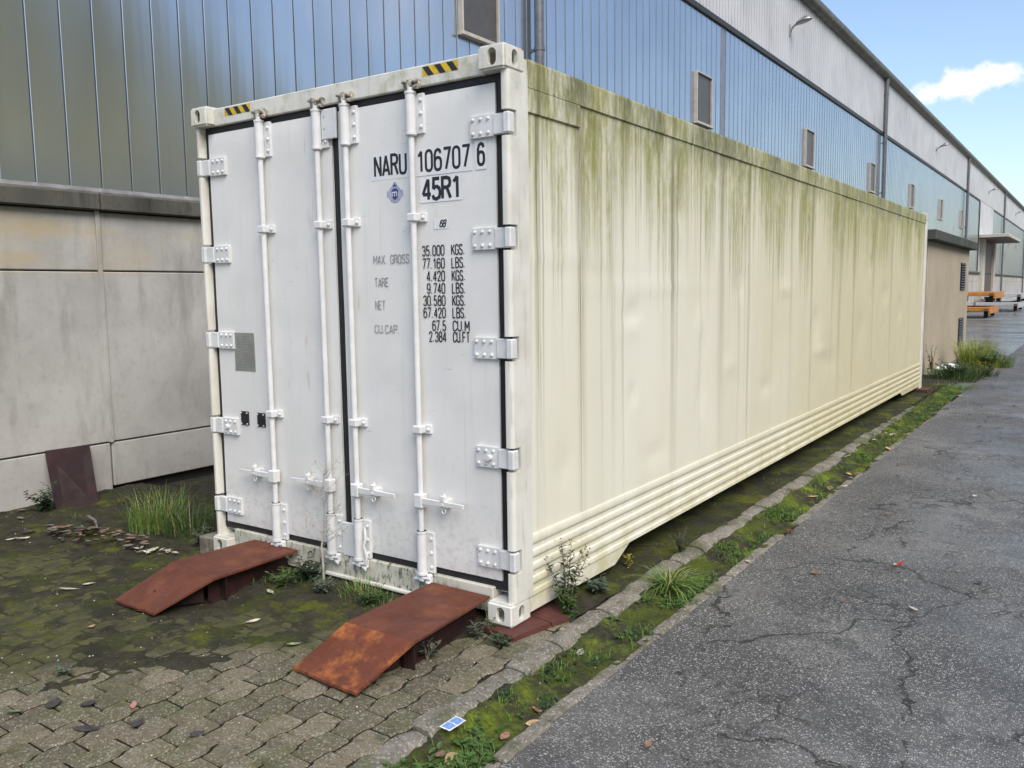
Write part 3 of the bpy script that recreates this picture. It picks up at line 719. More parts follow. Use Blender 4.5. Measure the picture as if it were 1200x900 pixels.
# lettering drawn with ribbon strokes
def rr(x0, y0, x1, y1, r, n=4):
    pts = []
    for (cx, cy, a) in ((x1-r, y1-r, 0), (x0+r, y1-r, 90), (x0+r, y0+r, 180), (x1-r, y0+r, 270)):
        for i in range(n+1):
            t = R(a+90*i/n); pts.append((cx+r*math.cos(t), cy+r*math.sin(t)))
    return pts
C_ = 'c'
G = {
 '0': [(C_, rr(0, 0, .5, 1, .22))], 'O': [(C_, rr(0, 0, .5, 1, .22))],
 '1': [[(.06, .76), (.30, 1), (.30, 0)]],
 '2': [[(.02, .74), (.03, .88), (.13, .98), (.25, 1), (.38, .98), (.47, .88), (.48, .72), (.42, .56), (.03, 0), (.5, 0)]],
 '3': [[(.02, .8), (.08, .95), (.25, 1), (.42, .95), (.48, .8), (.46, .64), (.36, .55), (.20, .54)], [(.20, .54), (.38, .52), (.48, .42), (.5, .26), (.44, .07), (.25, 0), (.07, .05), (0, .2)]],
 '4': [[(.38, 0), (.38, 1)], [(.36, 1), (0, .26), (.54, .26)]],
 '5': [[(.46, 1), (.08, 1), (.05, .50), (.16, .60), (.30, .61), (.44, .52), (.5, .32), (.44, .08), (.25, 0), (.07, .05), (0, .2)]],
 '6': [(C_, rr(0, 0, .5, .60, .21)), [(.47, .80), (.42, .94), (.25, 1), (.08, .93), (0, .75), (0, .3)]],
 '7': [[(0, 1), (.5, 1), (.17, 0)]],
 '8': [(C_, rr(.03, .53, .47, 1, .19)), (C_, rr(0, 0, .5, .53, .2))],
 '9': [(C_, rr(0, .40, .5, 1, .21)), [(.5, .7), (.5, .25), (.42, .06), (.25, 0), (.08, .06), (.03, .2)]],
 'N': [[(0, 0), (0, 1), (.5, 0), (.5, 1)]], 'A': [[(0, 0), (.27, 1), (.54, 0)], [(.08, .27), (.46, .27)]],
 'R': [[(0, 0), (0, 1), (.3, 1), (.45, .94), (.5, .77), (.45, .6), (.3, .53), (0, .53)], [(.28, .53), (.52, 0)]],
 'U': [[(0, 1), (0, .22), (.07, .05), (.25, 0), (.43, .05), (.5, .22), (.5, 1)]],
 'M': [[(0, 0), (0, 1), (.29, .3), (.58, 1), (.58, 0)]], 'X': [[(0, 0), (.5, 1)], [(0, 1), (.5, 0)]],
 'G': [[(.48, .78), (.43, .94), (.25, 1), (.07, .94), (0, .78), (0, .22), (.07, .06), (.25, 0), (.43, .06), (.5, .22), (.5, .46), (.28, .46)]],
 'C': [[(.5, .76), (.43, .94), (.25, 1), (.07, .94), (0, .78), (0, .22), (.07, .06), (.25, 0), (.43, .06), (.5, .24)]],
 'S': [[(.48, .8), (.42, .95), (.25, 1), (.08, .95), (.01, .78), (.07, .6), (.42, .42), (.5, .22), (.43, .05), (.25, 0), (.07, .05), (0, .2)]],
 'T': [[(0, 1), (.5, 1)], [(.25, .97), (.25, 0)]], 'E': [[(.45, 1), (0, 1), (0, 0), (.45, 0)], [(.03, .52), (.38, .52)]], 'F': [[(.45, 1), (0, 1), (0, 0)], [(.03, .52), (.38, .52)]],
 'K': [[(0, 0), (0, 1)], [(.48, 1), (.03, .42)], [(.16, .58), (.5, 0)]], 'L': [[(0, 1), (0, 0), (.42, 0)]],
 'B': [[(0, .53), (0, 1), (.3, 1), (.43, .94), (.46, .77), (.42, .6), (.28, .53), (0, .53), (0, 0), (.3, 0), (.46, .07), (.5, .26), (.44, .46), (.28, .53)]],
 'P': [[(0, 0), (0, 1), (.3, 1), (.45, .94), (.5, .75), (.45, .56), (.3, .49), (0, .49)]],
 'H': [[(0, 0), (0, 1)], [(.5, 0), (.5, 1)], [(.02, .5), (.48, .5)]], '.': [[(.05, .0), (.05, .10)]], 'm': [[(0, 0), (0, .7), (.2, .7), (.27, .55), (.27, 0)], [(.27, .55), (.35, .7), (.5, .7), (.56, .5), (.56, 0)]], ' ': [],
}
ADV = {'1': .44, '.': .22, ' ': .34, 'M': .58, 'A': .54, 'm': .58}
def ribbon(b, pts, w, closed, place, lay):
    if not closed:
        for i in range(1, len(pts)-1):
            d1 = (Vector(pts[i])-Vector(pts[i-1])).normalized(); d2 = (Vector(pts[i+1])-Vector(pts[i])).normalized()
            if d1.dot(d2) < .25:
                e = d1*w*.5
                ribbon(b, pts[:i]+[tuple(Vector(pts[i])+e)] if abs(d1.dot(d2)) < .3 else pts[:i+1], w, False, place, lay); ribbon(b, pts[i:], w, False, place, lay+.4); return
    n = len(pts); base = len(b.v); L_ = []; Rr = []
    for i in range(n):
        p = Vector(pts[i])
        a = Vector(pts[i-1]) if (i > 0 or closed) else None; c = Vector(pts[(i+1) % n]) if (i < n-1 or closed) else None
        d1 = (p-a).normalized() if a is not None else (c-p).normalized(); d2 = (c-p).normalized() if c is not None else d1
        n1 = Vector((-d1.y, d1.x)); n2 = Vector((-d2.y, d2.x)); m = (n1+n2)
        m = m.normalized() if m.length > 1e-4 else n1
        k = min(2.2, 1/max(.3, m.dot(n1)))
        L_.append(p+m*w*.5*k); Rr.append(p-m*w*.5*k)
    for q in L_+Rr: b.v.append(place(q, lay))
    for i in range(n if closed else n-1):
        j = (i+1) % n; b.f.append((base+i, base+j, base+n+j, base+n+i))
def text(s, x0, x1, z0, h, thick, mat, name, door, right=False, slant=0, gap=.16, yy=None, worn=0):
    """lettering that fills x0..x1 at height h; x advances to the right as seen from the front"""
    tot = sum(ADV.get(c, .5)+gap for c in s)-gap; sx = (x1-x0)/tot; b = MB(); cur = 0; lay = 0
    for c in s:
        for st in G[c]:
            cl = st[0] == C_; pts = st[1] if cl else st
            pts = [((cur+px)*sx+slant*py*h, py*h) for px, py in pts]
            if worn and random.random() < worn: lay += 1; continue
            ribbon(b, pts, thick, cl, lambda q, l: (x0+q.x, (yy or TY)-.0006-.0002*l, z0+q.y), lay % 5); lay += 1
        cur += ADV.get(c, .5)+gap
    o = dp(b, name, mat, door, fix=False)
    m = o.data                           # face the camera side
    for p in m.polygons:
        if p.normal.y > 0: p.flip()
    return o
TY = DY-.0042
def decal(x0, x1, z0, z1): return dp(MB().poly([(x0, TY, z0), (x1, TY, z0), (x1, TY, z1), (x0, TY, z1)]), 'decal', 'decal', doorR, fix=False)
decal(-.945, -.672, 2.328, 2.472); decal(-.632, -.250, 2.325, 2.468); decal(-.232, -.162, 2.325, 2.468); decal(-.60, -.315, 2.185, 2.318); decal(-.51, -.405, 2.045, 2.10)
text('NARU', -.918, -.694, 2.350, .104, .0155, 'black', 'serial_lettering', doorR, gap=.2)
text('106707', -.610, -.272, 2.348, .103, .0150, 'black', 'serial_lettering', doorR, gap=.24)
text('6', -.214, -.178, 2.348, .103, .0155, 'black', 'serial_lettering', doorR)
text('45R1', -.580, -.336, 2.200, .104, .0185, 'black', 'type_lettering', doorR)
text('68', -.472, -.435, 2.055, .034, .007, 'black', 'sticker_lettering', doorR, slant=.3)
rows = [1.909, 1.842, 1.776, 1.711, 1.647, 1.583, 1.515, 1.456]
nums = ['35.000', '77.160', '4.420', '9.740', '30.580', '67.420', '67.5', '2.384']; units = ['KGS.', 'LBS.', 'KGS.', 'LBS.', 'KGS.', 'LBS.', 'CU.M', 'CU.FT']
xl = [-.594, -.594, -.566, -.566, -.594, -.594, -.535, -.560]
for z, nme, un, a in zip(rows, nums, units, xl):
    text(nme, a, -.446, z, .051, .0064, 'black', 'weight_lettering', doorR, gap=.2); text(un, -.396, -.31 if len(un) < 5 and un != 'CU.M' else -.29, z, .051, .0066, 'black', 'weight_lettering', doorR)
text('MAX. GROSS', -.948, -.69, 1.876, .046, .0048, 'worn', 'worn_lettering', doorR)
text('TARE', -.945, -.842, 1.752, .046, .0048, 'worn', 'worn_lettering', doorR)
text('NET', -.945, -.872, 1.626, .046, .0048, 'worn', 'worn_lettering', doorR)
text('CU.CAP.', -.955, -.77, 1.494, .044, .0048, 'worn', 'worn_lettering', doorR)
# round blue emblem
ec = Vector((-.777, 2.246)); b = MB()
def annulus(b, c, r0, r1_, n, yy, sx=1):
    base = len(b.v)
    for r in (r0, r1_):
        for i in range(n): t = 2*math.pi*i/n; b.v.append((c.x+sx*r*math.cos(t), yy, c.y+r*math.sin(t)))
    for i in range(n): b.f.append((base+i, base+(i+1) % n, base+n+(i+1) % n, base+n+i))
annulus(b, ec, .031, .036, 28, TY-.0006); annulus(b, ec, .040, .046, 28, TY-.0006)
for sx in (-1, 1):
    for sy in (-.3, .1, .5): annulus(b, ec+Vector((sx*(.048+.006*(1-abs(sy))), sy*.03)), .001, .006, 8, TY-.0008)
annulus(b, ec+Vector((0, .054)), .004, .011, 12, TY-.0008)
dp(b, 'emblem_wreath', 'paleblue', doorR, fix=False)
b = MB(); sh = [(-.024, .018), (-.012, .030), (.012, .030), (.024, .018), (.024, -.010), (.014, -.024), (0, -.030), (-.014, -.024), (-.024, -.010)]
b.poly([(ec.x+x, TY-.0010, ec.y+z) for x, z in sh]); b.poly([(ec.x+x, TY-.0012, ec.y+z) for x, z in ((-.012, .040), (.012, .040), (.016, .052), (.006, .047), (0, .058), (-.006, .047), (-.016, .052))])
dp(b, 'emblem_shield', 'blue', doorR, fix=False)
text('m', ec.x-.016, ec.x+.016, ec.y-.012, .032, .005, 'decal', 'emblem_letter', doorR, yy=TY-.0012)

# long side: sheets, ribs, rails, roof
SEAMS = [.20, .73, 1.25, 2.03, 2.87, 3.51, 4.14, 5.39, 6.53, 7.21, 8.26, 9.40, 10.78, 12.0]
DENTS = [(1.36, 1.55, .10, .045, -.010), (1.36, 1.50, .10, .03, .008), (1.38, 1.06, .05, .05, -.007), (2.12, 2.23, .08, .08, -.006), (5.6, 1.33, .12, .14, -.010), (5.75, 1.05, .25, .04, .007), (4.5, 1.7, .2, .05, .006),
         (11.25, 2.5, .10, .12, -.012), (7.6, 1.2, .2, .2, -.007), (9.0, 1.6, .2, .12, -.008), (3.1, 1.1, .15, .06, .005), (.6, 1.9, .6, .03, .003), (1.7, 1.72, .9, .025, .004), (6.2, .9, .3, .1, -.006), (.55, .75, .08, .10, -.005), (1.7, .62, .16, .05, -.006), (2.5, .95, .06, .16, -.005), (3.3, 1.75, .10, .10, -.007), (4.0, .85, .14, .06, -.007), (8.1, 2.0, .12, .1, -.009), (10.1, 1.4, .14, .14, -.01), (2.45, 1.45, .05, .10, .006)]
def side_sheet(y0, y1, i):
    nx = max(8, int((y1-y0)/.045)); b = MB(); z0, z1 = .432, 2.722; lap = .0009*(i % 2)
    def pt(u, v):
        y = y0+.0002+u*(y1-y0-.0004); z = z0+v*(z1-z0)
        x = -.010+lap+.0045*nz3(y*1.1, z*.5, 2)+.002*nz3(y*3.3, z*.7, 6)
        for dy, dz, sy, sz, a in DENTS:
            q = ((y-dy)/sy)**2+((z-dz)/sz)**2
            if q < 6: x += 1.9*a*math.exp(-q)
        e = min(u*(y1-y0), (1-u)*(y1-y0))
        x -= .0012*sstep(.014, .0, e)
        return (x, y, z)
    b.grid(nx, 44, pt)
    return smooth_by_angle(cpart(b, 'side_sheet', 'side', fix=False), 60)
for i, (a, c) in enumerate(zip(SEAMS, SEAMS[1:])): side_sheet(a, c, i)
cpart(MB().box(-CW+.02, -.020, .135, CL-.03, .13, 2.80), 'insulated_body', 'side')
for (z0, z1, a, c) in ((2.716, 2.856, .201, CL-.192),):
    b = MB(); b.extrude_y([(-.10, z0), (-.006, z0), (0, z0+.004), (0.0, z1-.012), (-.004, z1), (-.10, z1+.006)], a, c); cpart(b, 'top_rail', 'side')
    cpart(MB().cbox(-CW, -CW+.1, a, c, z0, z1, .004), 'top_rail', 'side')
cpart(MB().box(-.1, -.004, .16, .2005, 2.779, 2.85), 'rail_end', 'frame')
cpart(MB().cbox(-.0125, .0015, .20, .725, 2.60, 2.7165, .003), 'side_doubler', 'side')
prof = [(-.12, .112), (-.008, .112), (0, .118)]
zb = .150
for i in range(4):
    z = zb+i*.072
    prof += [(-.002, z-.010), (-.009, z-.002), (-.010, z+.004), (-.009, z+.020), (-.002, z+.030), (0, z+.036), (0, z+.050)]
prof += [(0, .436), (-.004, .444), (-.12, .444)]
b = MB(); b.extrude_y(prof, .2, CL-.19); smooth_by_angle(cpart(b, 'bottom_ribbed_rail', 'side'), 30)
for pts in ([(.178, .03), (1.14, .022), (1.34, .112), (.178, .112)], [(CL-.178, .045), (10.50, .055), (10.36, .112), (CL-.178, .112)]):
    b = MB(); n = len(pts)
    b.v = [(-.008, y, z) for y, z in pts]+[(-.02, y, z) for y, z in pts]
    b.f = [(i, (i+1) % n, n+(i+1) % n, n+i) for i in range(n)]+[tuple(range(n)), tuple(range(n, 2*n))]; cpart(b, 'rail_skirt', 'side')
b = MB(); b.cbox(-CW, -CW+.03, .2, CL-.19, .112, 2.72, .004); cpart(b, 'side_wall', 'side')
cpart(MB().box(-CW+.1, -.10, .17, CL-.06, 2.80, 2.852), 'roof', 'frame')
b = MB()
for i in range(24):
    y = .5+i*.47; b.box(-CW+.05, -.06, y, y+.05, .10, .13)
cpart(b, 'floor_beams', 'keeper')
b = MB()
n = 60
for i in range(n):
    y = 2.2+i*.16; 
for i in range(9):
    y = .45+i*1.33; b.cyl((.0, y, 2.73), (.004, y, 2.73), .006, n=6)
cpart(b, 'rail_rivets', 'side')

# steel ramps in front of the doors
def ramp(name, label, back, brk, toe, zt, mats):
    t = thing(name, label, 'ramp', ((toe[0][0]+toe[1][0])/2, (toe[0][1]+back[0][1])/2, -.03)); o0 = Vector(t.location)
    def part(b, nm, mat):
        o = b.build(nm, mat); o.parent = t; o.location = -o0; return o
    th = .013
    def slab(q, nm, mat, jag=False):
        b = MB(); n = len(q)
        b.v = [tuple(p) for p in q]+[(p[0], p[1], p[2]-th) for p in q]
        b.f = [tuple(range(n)), tuple(range(2*n-1, n-1, -1))]+[(i, n+i, n+(i+1) % n, (i+1) % n) for i in range(n)]
        return part(b, nm, mat)
    B0, B1 = (*back[0], zt), (*back[1], zt); K0, K1 = (*brk[0], zt), (*brk[1], zt); T0, T1 = (*toe[0], -.004), (*toe[1], -.002)
    slab([K0, K1, B1, B0], 'deck_plate', mats[0]); 
    nt = 9; q = [Vector(K1)+Vector((0, -.001, -.0006)), Vector(K0)+Vector((0, -.001, -.0006))]
    for i in range(nt):
        p = Vector(T0).lerp(Vector(T1), i/(nt-1)); q.append(p+Vector((0, random.uniform(-.004, .004), random.uniform(-.002, .002))))
    slab([tuple(p) for p in q[::-1]], 'slope_plate', mats[1])
    # webs below the deck, set in from its edges, with foot flanges; the deck's shade is put into their darker colour
    for s_, (k_, b_) in ((1, (K0, B0)), (-1, (K1, B1))):
        i0 = .085*s_
        for a, c in (((k_[0]+i0, k_[1]+.02), (b_[0]+i0, b_[1]-.01)),):
            d = Vector((c[0]-a[0], c[1]-a[1], 0)); 
            b = MB(); w = .006*s_
            q8 = [(a[0], a[1]), (a[0]+w, a[1]), (c[0]+w, c[1]), (c[0], c[1])]
            b.extrude_z(q8, -.028, zt-th-.001); part(b, 'web', mats[2])
            b = MB(); q8 = [(a[0]-.02*s_, a[1]), (a[0]-.001*s_, a[1]), (c[0]-.001*s_, c[1]), (c[0]-.02*s_, c[1])]
            b.extrude_z(q8, -.030, -.016); part(b, 'foot_flange', mats[2])
        # gusset under the slope
        g = .10*s_; kx, ky = k_[0]+g, k_[1]; T = T0 if s_ > 0 else T1
        b = MB(); w = .008*s_
        tri = [(kx, ky, zt-th-.008), (T[0]+g, T[1]+.03, -.012), (kx, ky, -.02)]
        b.v = tri+[(x+w, y, z) for x, y, z in tri]; b.f = [(0, 1, 2), (5, 4, 3), (0, 3, 4, 1), (1, 4, 5, 2), (2, 5, 3, 0)]; part(b, 'gusset', mats[2])
    hc = (Vector(K0)+Vector(K1)+Vector(T0)+Vector(T1))/4+Vector((-.03, -.04, 0)); nn_ = (Vector(K1)-Vector(K0)).cross(Vector(K0)-Vector(T0)).normalized()
    hc += Vector((0, 0, (Vector(K0)-hc).dot(nn_)/nn_.z))
    b = MB(); b.cyl(hc-nn_*.002, hc+nn_*.0008, .010, n=10); part(b, 'bolt_hole', 'dark')
    b = MB(); b.box(K0[0]+.03, K1[0]-.03, K0[1]+.03, K0[1]+.038, -.025, zt-th-.002); part(b, 'cross_web', mats[2])
    return t
ramp('loading_ramp', 'rusty steel ramp with orange sloping plate at the right door corner', [(-.565, .045), (-.168, .040)], [(-.553, -.618), (-.118, -.612)], [(-.610, -.905), (-.182, -.936)], .130, ('rust', 'rusto', 'rustd'))
ramp('loading_ramp', 'dark red-brown steel ramp in front of the left door', [(-2.055, .045), (-1.640, .040)], [(-2.110, -.510), (-1.632, -.580)], [(-2.165, -.862), (-1.772, -.866)], .137, ('rust', 'rust', 'rustd'))
# steel pads under the corner
def flat_plate(name, label, cat, pts, z0, z1, mat, group=None):
    cx = sum(p[0] for p in pts)/len(pts); cy = sum(p[1] for p in pts)/len(pts)
    b = MB(); b.extrude_z([(x-cx, y-cy) for x, y in pts], 0, z1-z0); o = b.build(name, mat); o.location = (cx, cy, z0)
    return tag(o, label, cat, group)
flat_plate('steel_pad', 'red-brown steel pad directly under the near right container corner', 'steel pad', [(-.16, -.045), (.055, -.072), (.115, .185), (-.12, .22)], -.028, -.002, 'plate_red')
flat_plate('steel_pad', 'red-brown steel pad just behind the corner pad beside the kerb', 'steel pad', [(-.14, .232), (.118, .196), (.155, .30), (.06, .42), (-.12, .46)], -.040, -.004, 'plate_red')
flat_plate('steel_pad', 'thin rusty plate under the far right container corner', 'steel pad', [(-.2, 11.95), (.12, 11.95), (.14, 12.3), (-.18, 12.32)], -.04, -.003, 'plate_red')
t = thing('wood_block', 'weathered timber block under the left container corner', 'timber', (-2.50, .07, -.03))
for i, (x0, x1) in enumerate(((-.10, -.015), (-.013, .075))):
    MB().cbox(x0, x1, -.06, .30, -.01, .115+.004*i, .006).build('beam', 'wood', t)
# leaning sheet against the concrete wall
b = MB(); b.v = [(-4.838, .133, .436), (-4.838, .512, .428), (-4.43, .34, -.05), (-4.50, .02, -.05)]; b.v += [(x+.012, y, z+.006) for x, y, z in b.v]
b.f = [(0, 1, 2, 3), (7, 6, 5, 4), (0, 4, 5, 1), (1, 5, 6, 2), (2, 6, 7, 3), (3, 7, 4, 0)]
cx = Vector((-4.68, .37, -.04)); b.v = [tuple(Vector(p)-cx) for p in b.v]
o = b.build('steel_sheet', 'rustd'); o.location = cx; tag(o, 'dark maroon steel sheet leaning against the concrete wall', 'steel sheet')

# ------------------------------------------------------------------ warehouse
WX = -4.85
wh = thing('warehouse', 'long industrial hall with concrete base, blue metal cladding and white corrugated upper strip', 'building', (WX, 60, 0)); WO = Vector((-WX, -60, 0))
def wpart(b, name, mat, fix=True, parent=None):
    o = b.build(name, mat, None, fix=fix); o.parent = parent or wh
    if parent is None: o.location = WO
    return o
Y0, Y1 = -5.525, 150.725
wpart(MB().box(WX-.30, WX-.06, Y0, Y1, -.3, 2.5), 'wall_core', 'dark')
cell = {}
def slab_mesh(L, h, key):
    if key not in cell: cell[key] = MB().cbox(-.09, 0, .007, L-.007, 0, h, .008).mesh('concrete_panel', 'conc', fix=True)
    return cell[key]
yy = Y0; i = 0
while yy < Y1-.1:
    dooring = 65.0 < yy+3 < 75.5
    for j, (z0, z1) in enumerate(((-.05 if yy < .7 else .02, .414), (.426, 1.934), (1.946, 2.452))):
        o = link('concrete_panel', slab_mesh(6.25, z1-z0, (j, yy < .7)), wh); o.location = Vector((WX+(0, .006, .0)[j], yy, z0))+WO
    o = link('ledge_block', None, wh) if False else None
    if 'ledge' not in cell: cell['ledge'] = MB().cbox(-.05, .085, .004, 6.246, 0, .142, .010).mesh('ledge_block', 'ledge', fix=True)
    o = link('ledge_block', cell['ledge'], wh); o.location = Vector((WX, yy, 2.462))+WO
    if 'cover' not in cell: cell['cover'] = MB().cbox(-.012, .012, -.02, .02, 0, 2.04, .004).mesh('joint_cover', 'conc', fix=True)
    o = link('joint_cover', cell['cover'], wh); o.location = Vector((WX+.008, yy, .42))+WO
    yy += 6.25; i += 1
b = MB(); b.extrude_y([(WX-.03, 2.604), (WX+.068, 2.604), (WX+.070, 2.618), (WX+.02, 2.655), (WX-.03, 2.655)], Y0, Y1); wpart(b, 'drip_flashing', 'flash')
# cladding sheets (pitch .2825 m) with folded seams
PT = .2825; z0, z1 = 2.657, 7.53
b = MB()
prof = [(-.012, 0), (-.012, .005), (.006, .007), (.010, .011), (.010, .022), (0, .028), (.001, .10), (.001, .19), (0, PT-.003), (-.012, PT)]
def clad_profile(b, x, y, z0, z1):
    base = len(b.v); n = len(prof)
    b.v += [(x+a, y+c, z0) for a, c in prof]+[(x+a, y+c, z1) for a, c in prof]
    b.f += [(base+i, base+i+1, base+n+i+1, base+n+i) for i in range(n-1)]
clad_profile(b, 0, 0, 0, z1-z0); sheet = b.mesh('cladding_sheet', 'clad', fix=False); sheetg = sheet.copy(); sheetg.materials[0] = MAT['cladgrey']
sheet_lo = None
rest = MB(); y = .225-20*PT; cnt = 0; yend = Y1
while y < yend:
    c_ = y+PT/2
    if 65.6 < c_ < 74.9: y += PT; continue
    if cnt < 300:
        o = link('cladding_sheet', sheetg if abs(c_-15.52) < .15 else sheet, wh); o.location = Vector((WX+.0, y, z0))+WO; cnt += 1
    else: clad_profile(rest, WX, y, z0, z1)
    y += PT
if rest.v: struct(wpart(rest, 'cladding_remainder', 'clad', fix=False), 'stuff')
wpart(MB().box(WX-.25, WX-.03, Y0, Y1, 2.5, 9.7), 'wall_core', 'cladgrey')
# white corrugated strip above
SW = 1.14; b = MB(); n = 6; pr = []
for i in range(n):
    p = SW/n; y = i*p; pr += [(0, y), (0, y+p*.80), (-.055, y+p*.83), (-.055, y+p*.97)]
pr.append((0, SW)); base = 0
b.v = [(x, y, 0) for x, y in pr]+[(x, y, 1.98) for x, y in pr]; n = len(pr); b.f = [(i, i+1, n+i+1, n+i) for i in range(n-1)]
us = b.mesh('corrugated_sheet', 'upper', fix=False); y = 6.0
while y < Y1:
    o = link('corrugated_sheet', us, wh); o.location = Vector((WX+.03, y, 7.64))+WO; y += SW
wpart(MB().cbox(WX-.03, WX+.05, Y0, 65.4, 7.52, 7.645, .006), 'transom', 'trans'); wpart(MB().cbox(WX-.03, WX+.05, 74.9, Y1, 7.52, 7.645, .006), 'transom', 'trans')
gp = [(WX-.05, 9.60), (WX+.10, 9.60), (WX+.22, 9.65), (WX+.27, 9.74), (WX+.27, 9.84), (WX+.24, 9.86), (WX-.05, 9.90)]
b = MB(); b.extrude_y(gp, Y0, Y1); smooth_by_angle(wpart(b, 'eaves_gutter', 'gutter'), 40)
b = MB(); b.v = [(WX-.05, Y0, 9.9), (WX-.05, Y1, 9.9), (WX-16, Y1, 11.2), (WX-16, Y0, 11.2), (WX-32, Y1, 9.9), (WX-32, Y0, 9.9)]; b.f = [(0, 1, 2, 3), (3, 2, 4, 5)]; wpart(b, 'roof', 'roof')
b = MB(); b.box(WX-32, WX-31.7, Y0, Y1, -.2, 9.9); b.box(WX-32, WX-.3, Y0, Y0+.2, -.2, 9.88); b.box(WX-32, WX-.3, Y1-.2, Y1, -.2, 9.88); wpart(b, 'rear_walls', 'conc')
for y in (7.75, 32.6, 57.8, 83.0, 108.2, 133.4):
    b = MB(); zl = 2.66 if y < 50 else .0
    b.cyl((WX+.12, y, zl), (WX+.12, y, 9.66), .075, n=14)
    for z in (3.4, 5.3, 7.2, 9.0): b.cyl((WX+.12, y, z), (WX+.12, y, z+.05), .086, n=14); b.box(WX-.02, WX+.1, y-.02, y+.02, z, z+.04)
    smooth_by_angle(wpart(b, 'downpipe', 'pipe'), 40)
wm = {}
def window(y0, z0, z1, w=.86):
    b = MB(); x = WX+.026; t = .028
    for a in ((y0, y0+t, z0, z1), (y0+w-t, y0+w, z0, z1), (y0+t, y0+w-t, z0, z0+t), (y0+t, y0+w-t, z1-t, z1)): b.cbox(x-.05, x+.05, *a, .005)
    b.cbox(x-.02, x+.075, y0-.03, y0+w+.03, z0-.035, z0-.002, .004)
    wf = wpart(b, 'window', 'wframe')
    b = MB(); b.box(x-.022, x+.008, y0+t, y0+w-t, z0+t, z1-t); p = b.build('pane', 'pane'); p.parent = wf
for y in (5.93, 13.98, 22.1, 30.5, 38.7, 47.3, 55.6, 89, 97.3): window(y, 5.16 if y < 6 else 5.22, 6.26)
# tall loading door bay with canopy
wpart(MB().box(WX-.03, WX+.012, 65.5, 74.95, 2.66, 7.64), 'bay_wall', 'upper')
wpart(MB().cbox(WX-.02, WX+.06, 65.36, 65.52, 2.66, 7.52, .006), 'bay_trim', 'trans')
wpart(MB().cbox(WX, WX+1.9, 65.6, 76.2, 5.02, 5.24, .02), 'canopy', 'creamw'); wpart(MB().box(WX+.01, WX+1.8, 65.7, 76.1, 4.98, 5.018), 'canopy_soffit', 'brown')
wpart(MB().cbox(WX-.01, WX+.25, 66.8, 68.2, -.1, 5.0, .01), 'door_pier', 'creamw'); wpart(MB().cbox(WX-.01, WX+.25, 74.6, 75.6, -.1, 5.0, .01), 'door_pier', 'creamw')
bd = MB()
for k in range(8):
    ya = 68.25+k*.78; bd.cbox(WX+.01, WX+.08, ya, ya+.76, -.05, 4.96, .01)
wpart(bd, 'bay_door', 'brown')
# lamps on brackets along the upper strip
for k, y in enumerate((20.4, 45.4, 70.4, 95.4)):
    lab = ['grey floodlight on a bracket high on the hall, nearest the camera', 'second floodlight along the hall eaves past the first long downpipe', 'third floodlight along the hall above the loading door', 'farthest small floodlight on the hall near the right picture edge'][k]
    t = thing('wall_lamp', lab, 'lamp', (WX+.02, y, 8.55), 'floodlights along the hall'); t.scale = (.8, .8, .8)
    MB().cbox(0, .04, -.06, .06, -.16, .22, .008).build('wall_bracket', 'lamp', t)
    smooth_by_angle(MB().tube([(.03, 0, -.08), (.07, 0, .03), (.14, 0, .14), (.26, .0, .19)], .035, 8).build('arm', 'lamp', t), 50)
    b = MB()
    def head(u, v):
        a = u*2*math.pi; ph = v*math.pi/2
        return (.46+.29*math.cos(a)*math.cos(ph)*(1 if math.cos(a) > 0 else .85), .17*math.sin(a)*math.cos(ph), .24+.13*math.sin(ph)+.05*math.cos(a))
    b.grid(20, 6, head); smooth_by_angle(b.build('lamp_head', 'lamp', t, fix=False), 60)
    b = MB(); b.poly([(.46+.27*math.cos(a)*(1 if math.cos(a) > 0 else .85), .155*math.sin(a), .215+.05*math.cos(a)) for a in [-i*math.pi/10 for i in range(20)]]); b.build('lens', 'lens', t, fix=False)

# ------------------------------------------------------------------ annex building behind the container
ax = thing('plant_room', 'small tan rendered flat roofed building standing behind the container end', 'building', (-2.2, 18.9, 0)); AO = Vector((2.2, -18.9, 0))
def apart(b, n_, m_, parent=None):
    o = b.build(n_, m_); o.parent = parent or ax
    if parent is None: o.location = AO
    return o
apart(MB().cbox(-4.4, -.5, 15.65, 22.25, -.15, 2.62, .01), 'wall', 'annex')
apart(MB().cbox(-4.45, -.33, 15.42, 22.42, 2.622, 2.825, .015), 'roof_slab', 'slab')
for (z0, z1) in ((1.6, 2.27), (.2, .88)):
    v = apart(MB().box(-.52, -.490, 20.62, 21.50, z0, z1), 'vent', 'dark')
    for k in range(11):
        z = z0+.03+k*(z1-z0-.05)/10
        b = MB(); b.v = [(-.488, 20.64, z), (-.488, 21.48, z), (-.462, 21.48, z-.028), (-.462, 20.64, z-.028)]; b.v += [(x, y, z+.006) for x, y, z in b.v]; b.f = [(0, 1, 2, 3), (7, 6, 5, 4), (0, 4, 5, 1), (1, 5, 6, 2), (2, 6, 7, 3), (3, 7, 4, 0)]
        s_ = b.build('slat', 'flash' if k % 2 == 5 else 'louvre'); s_.parent = v

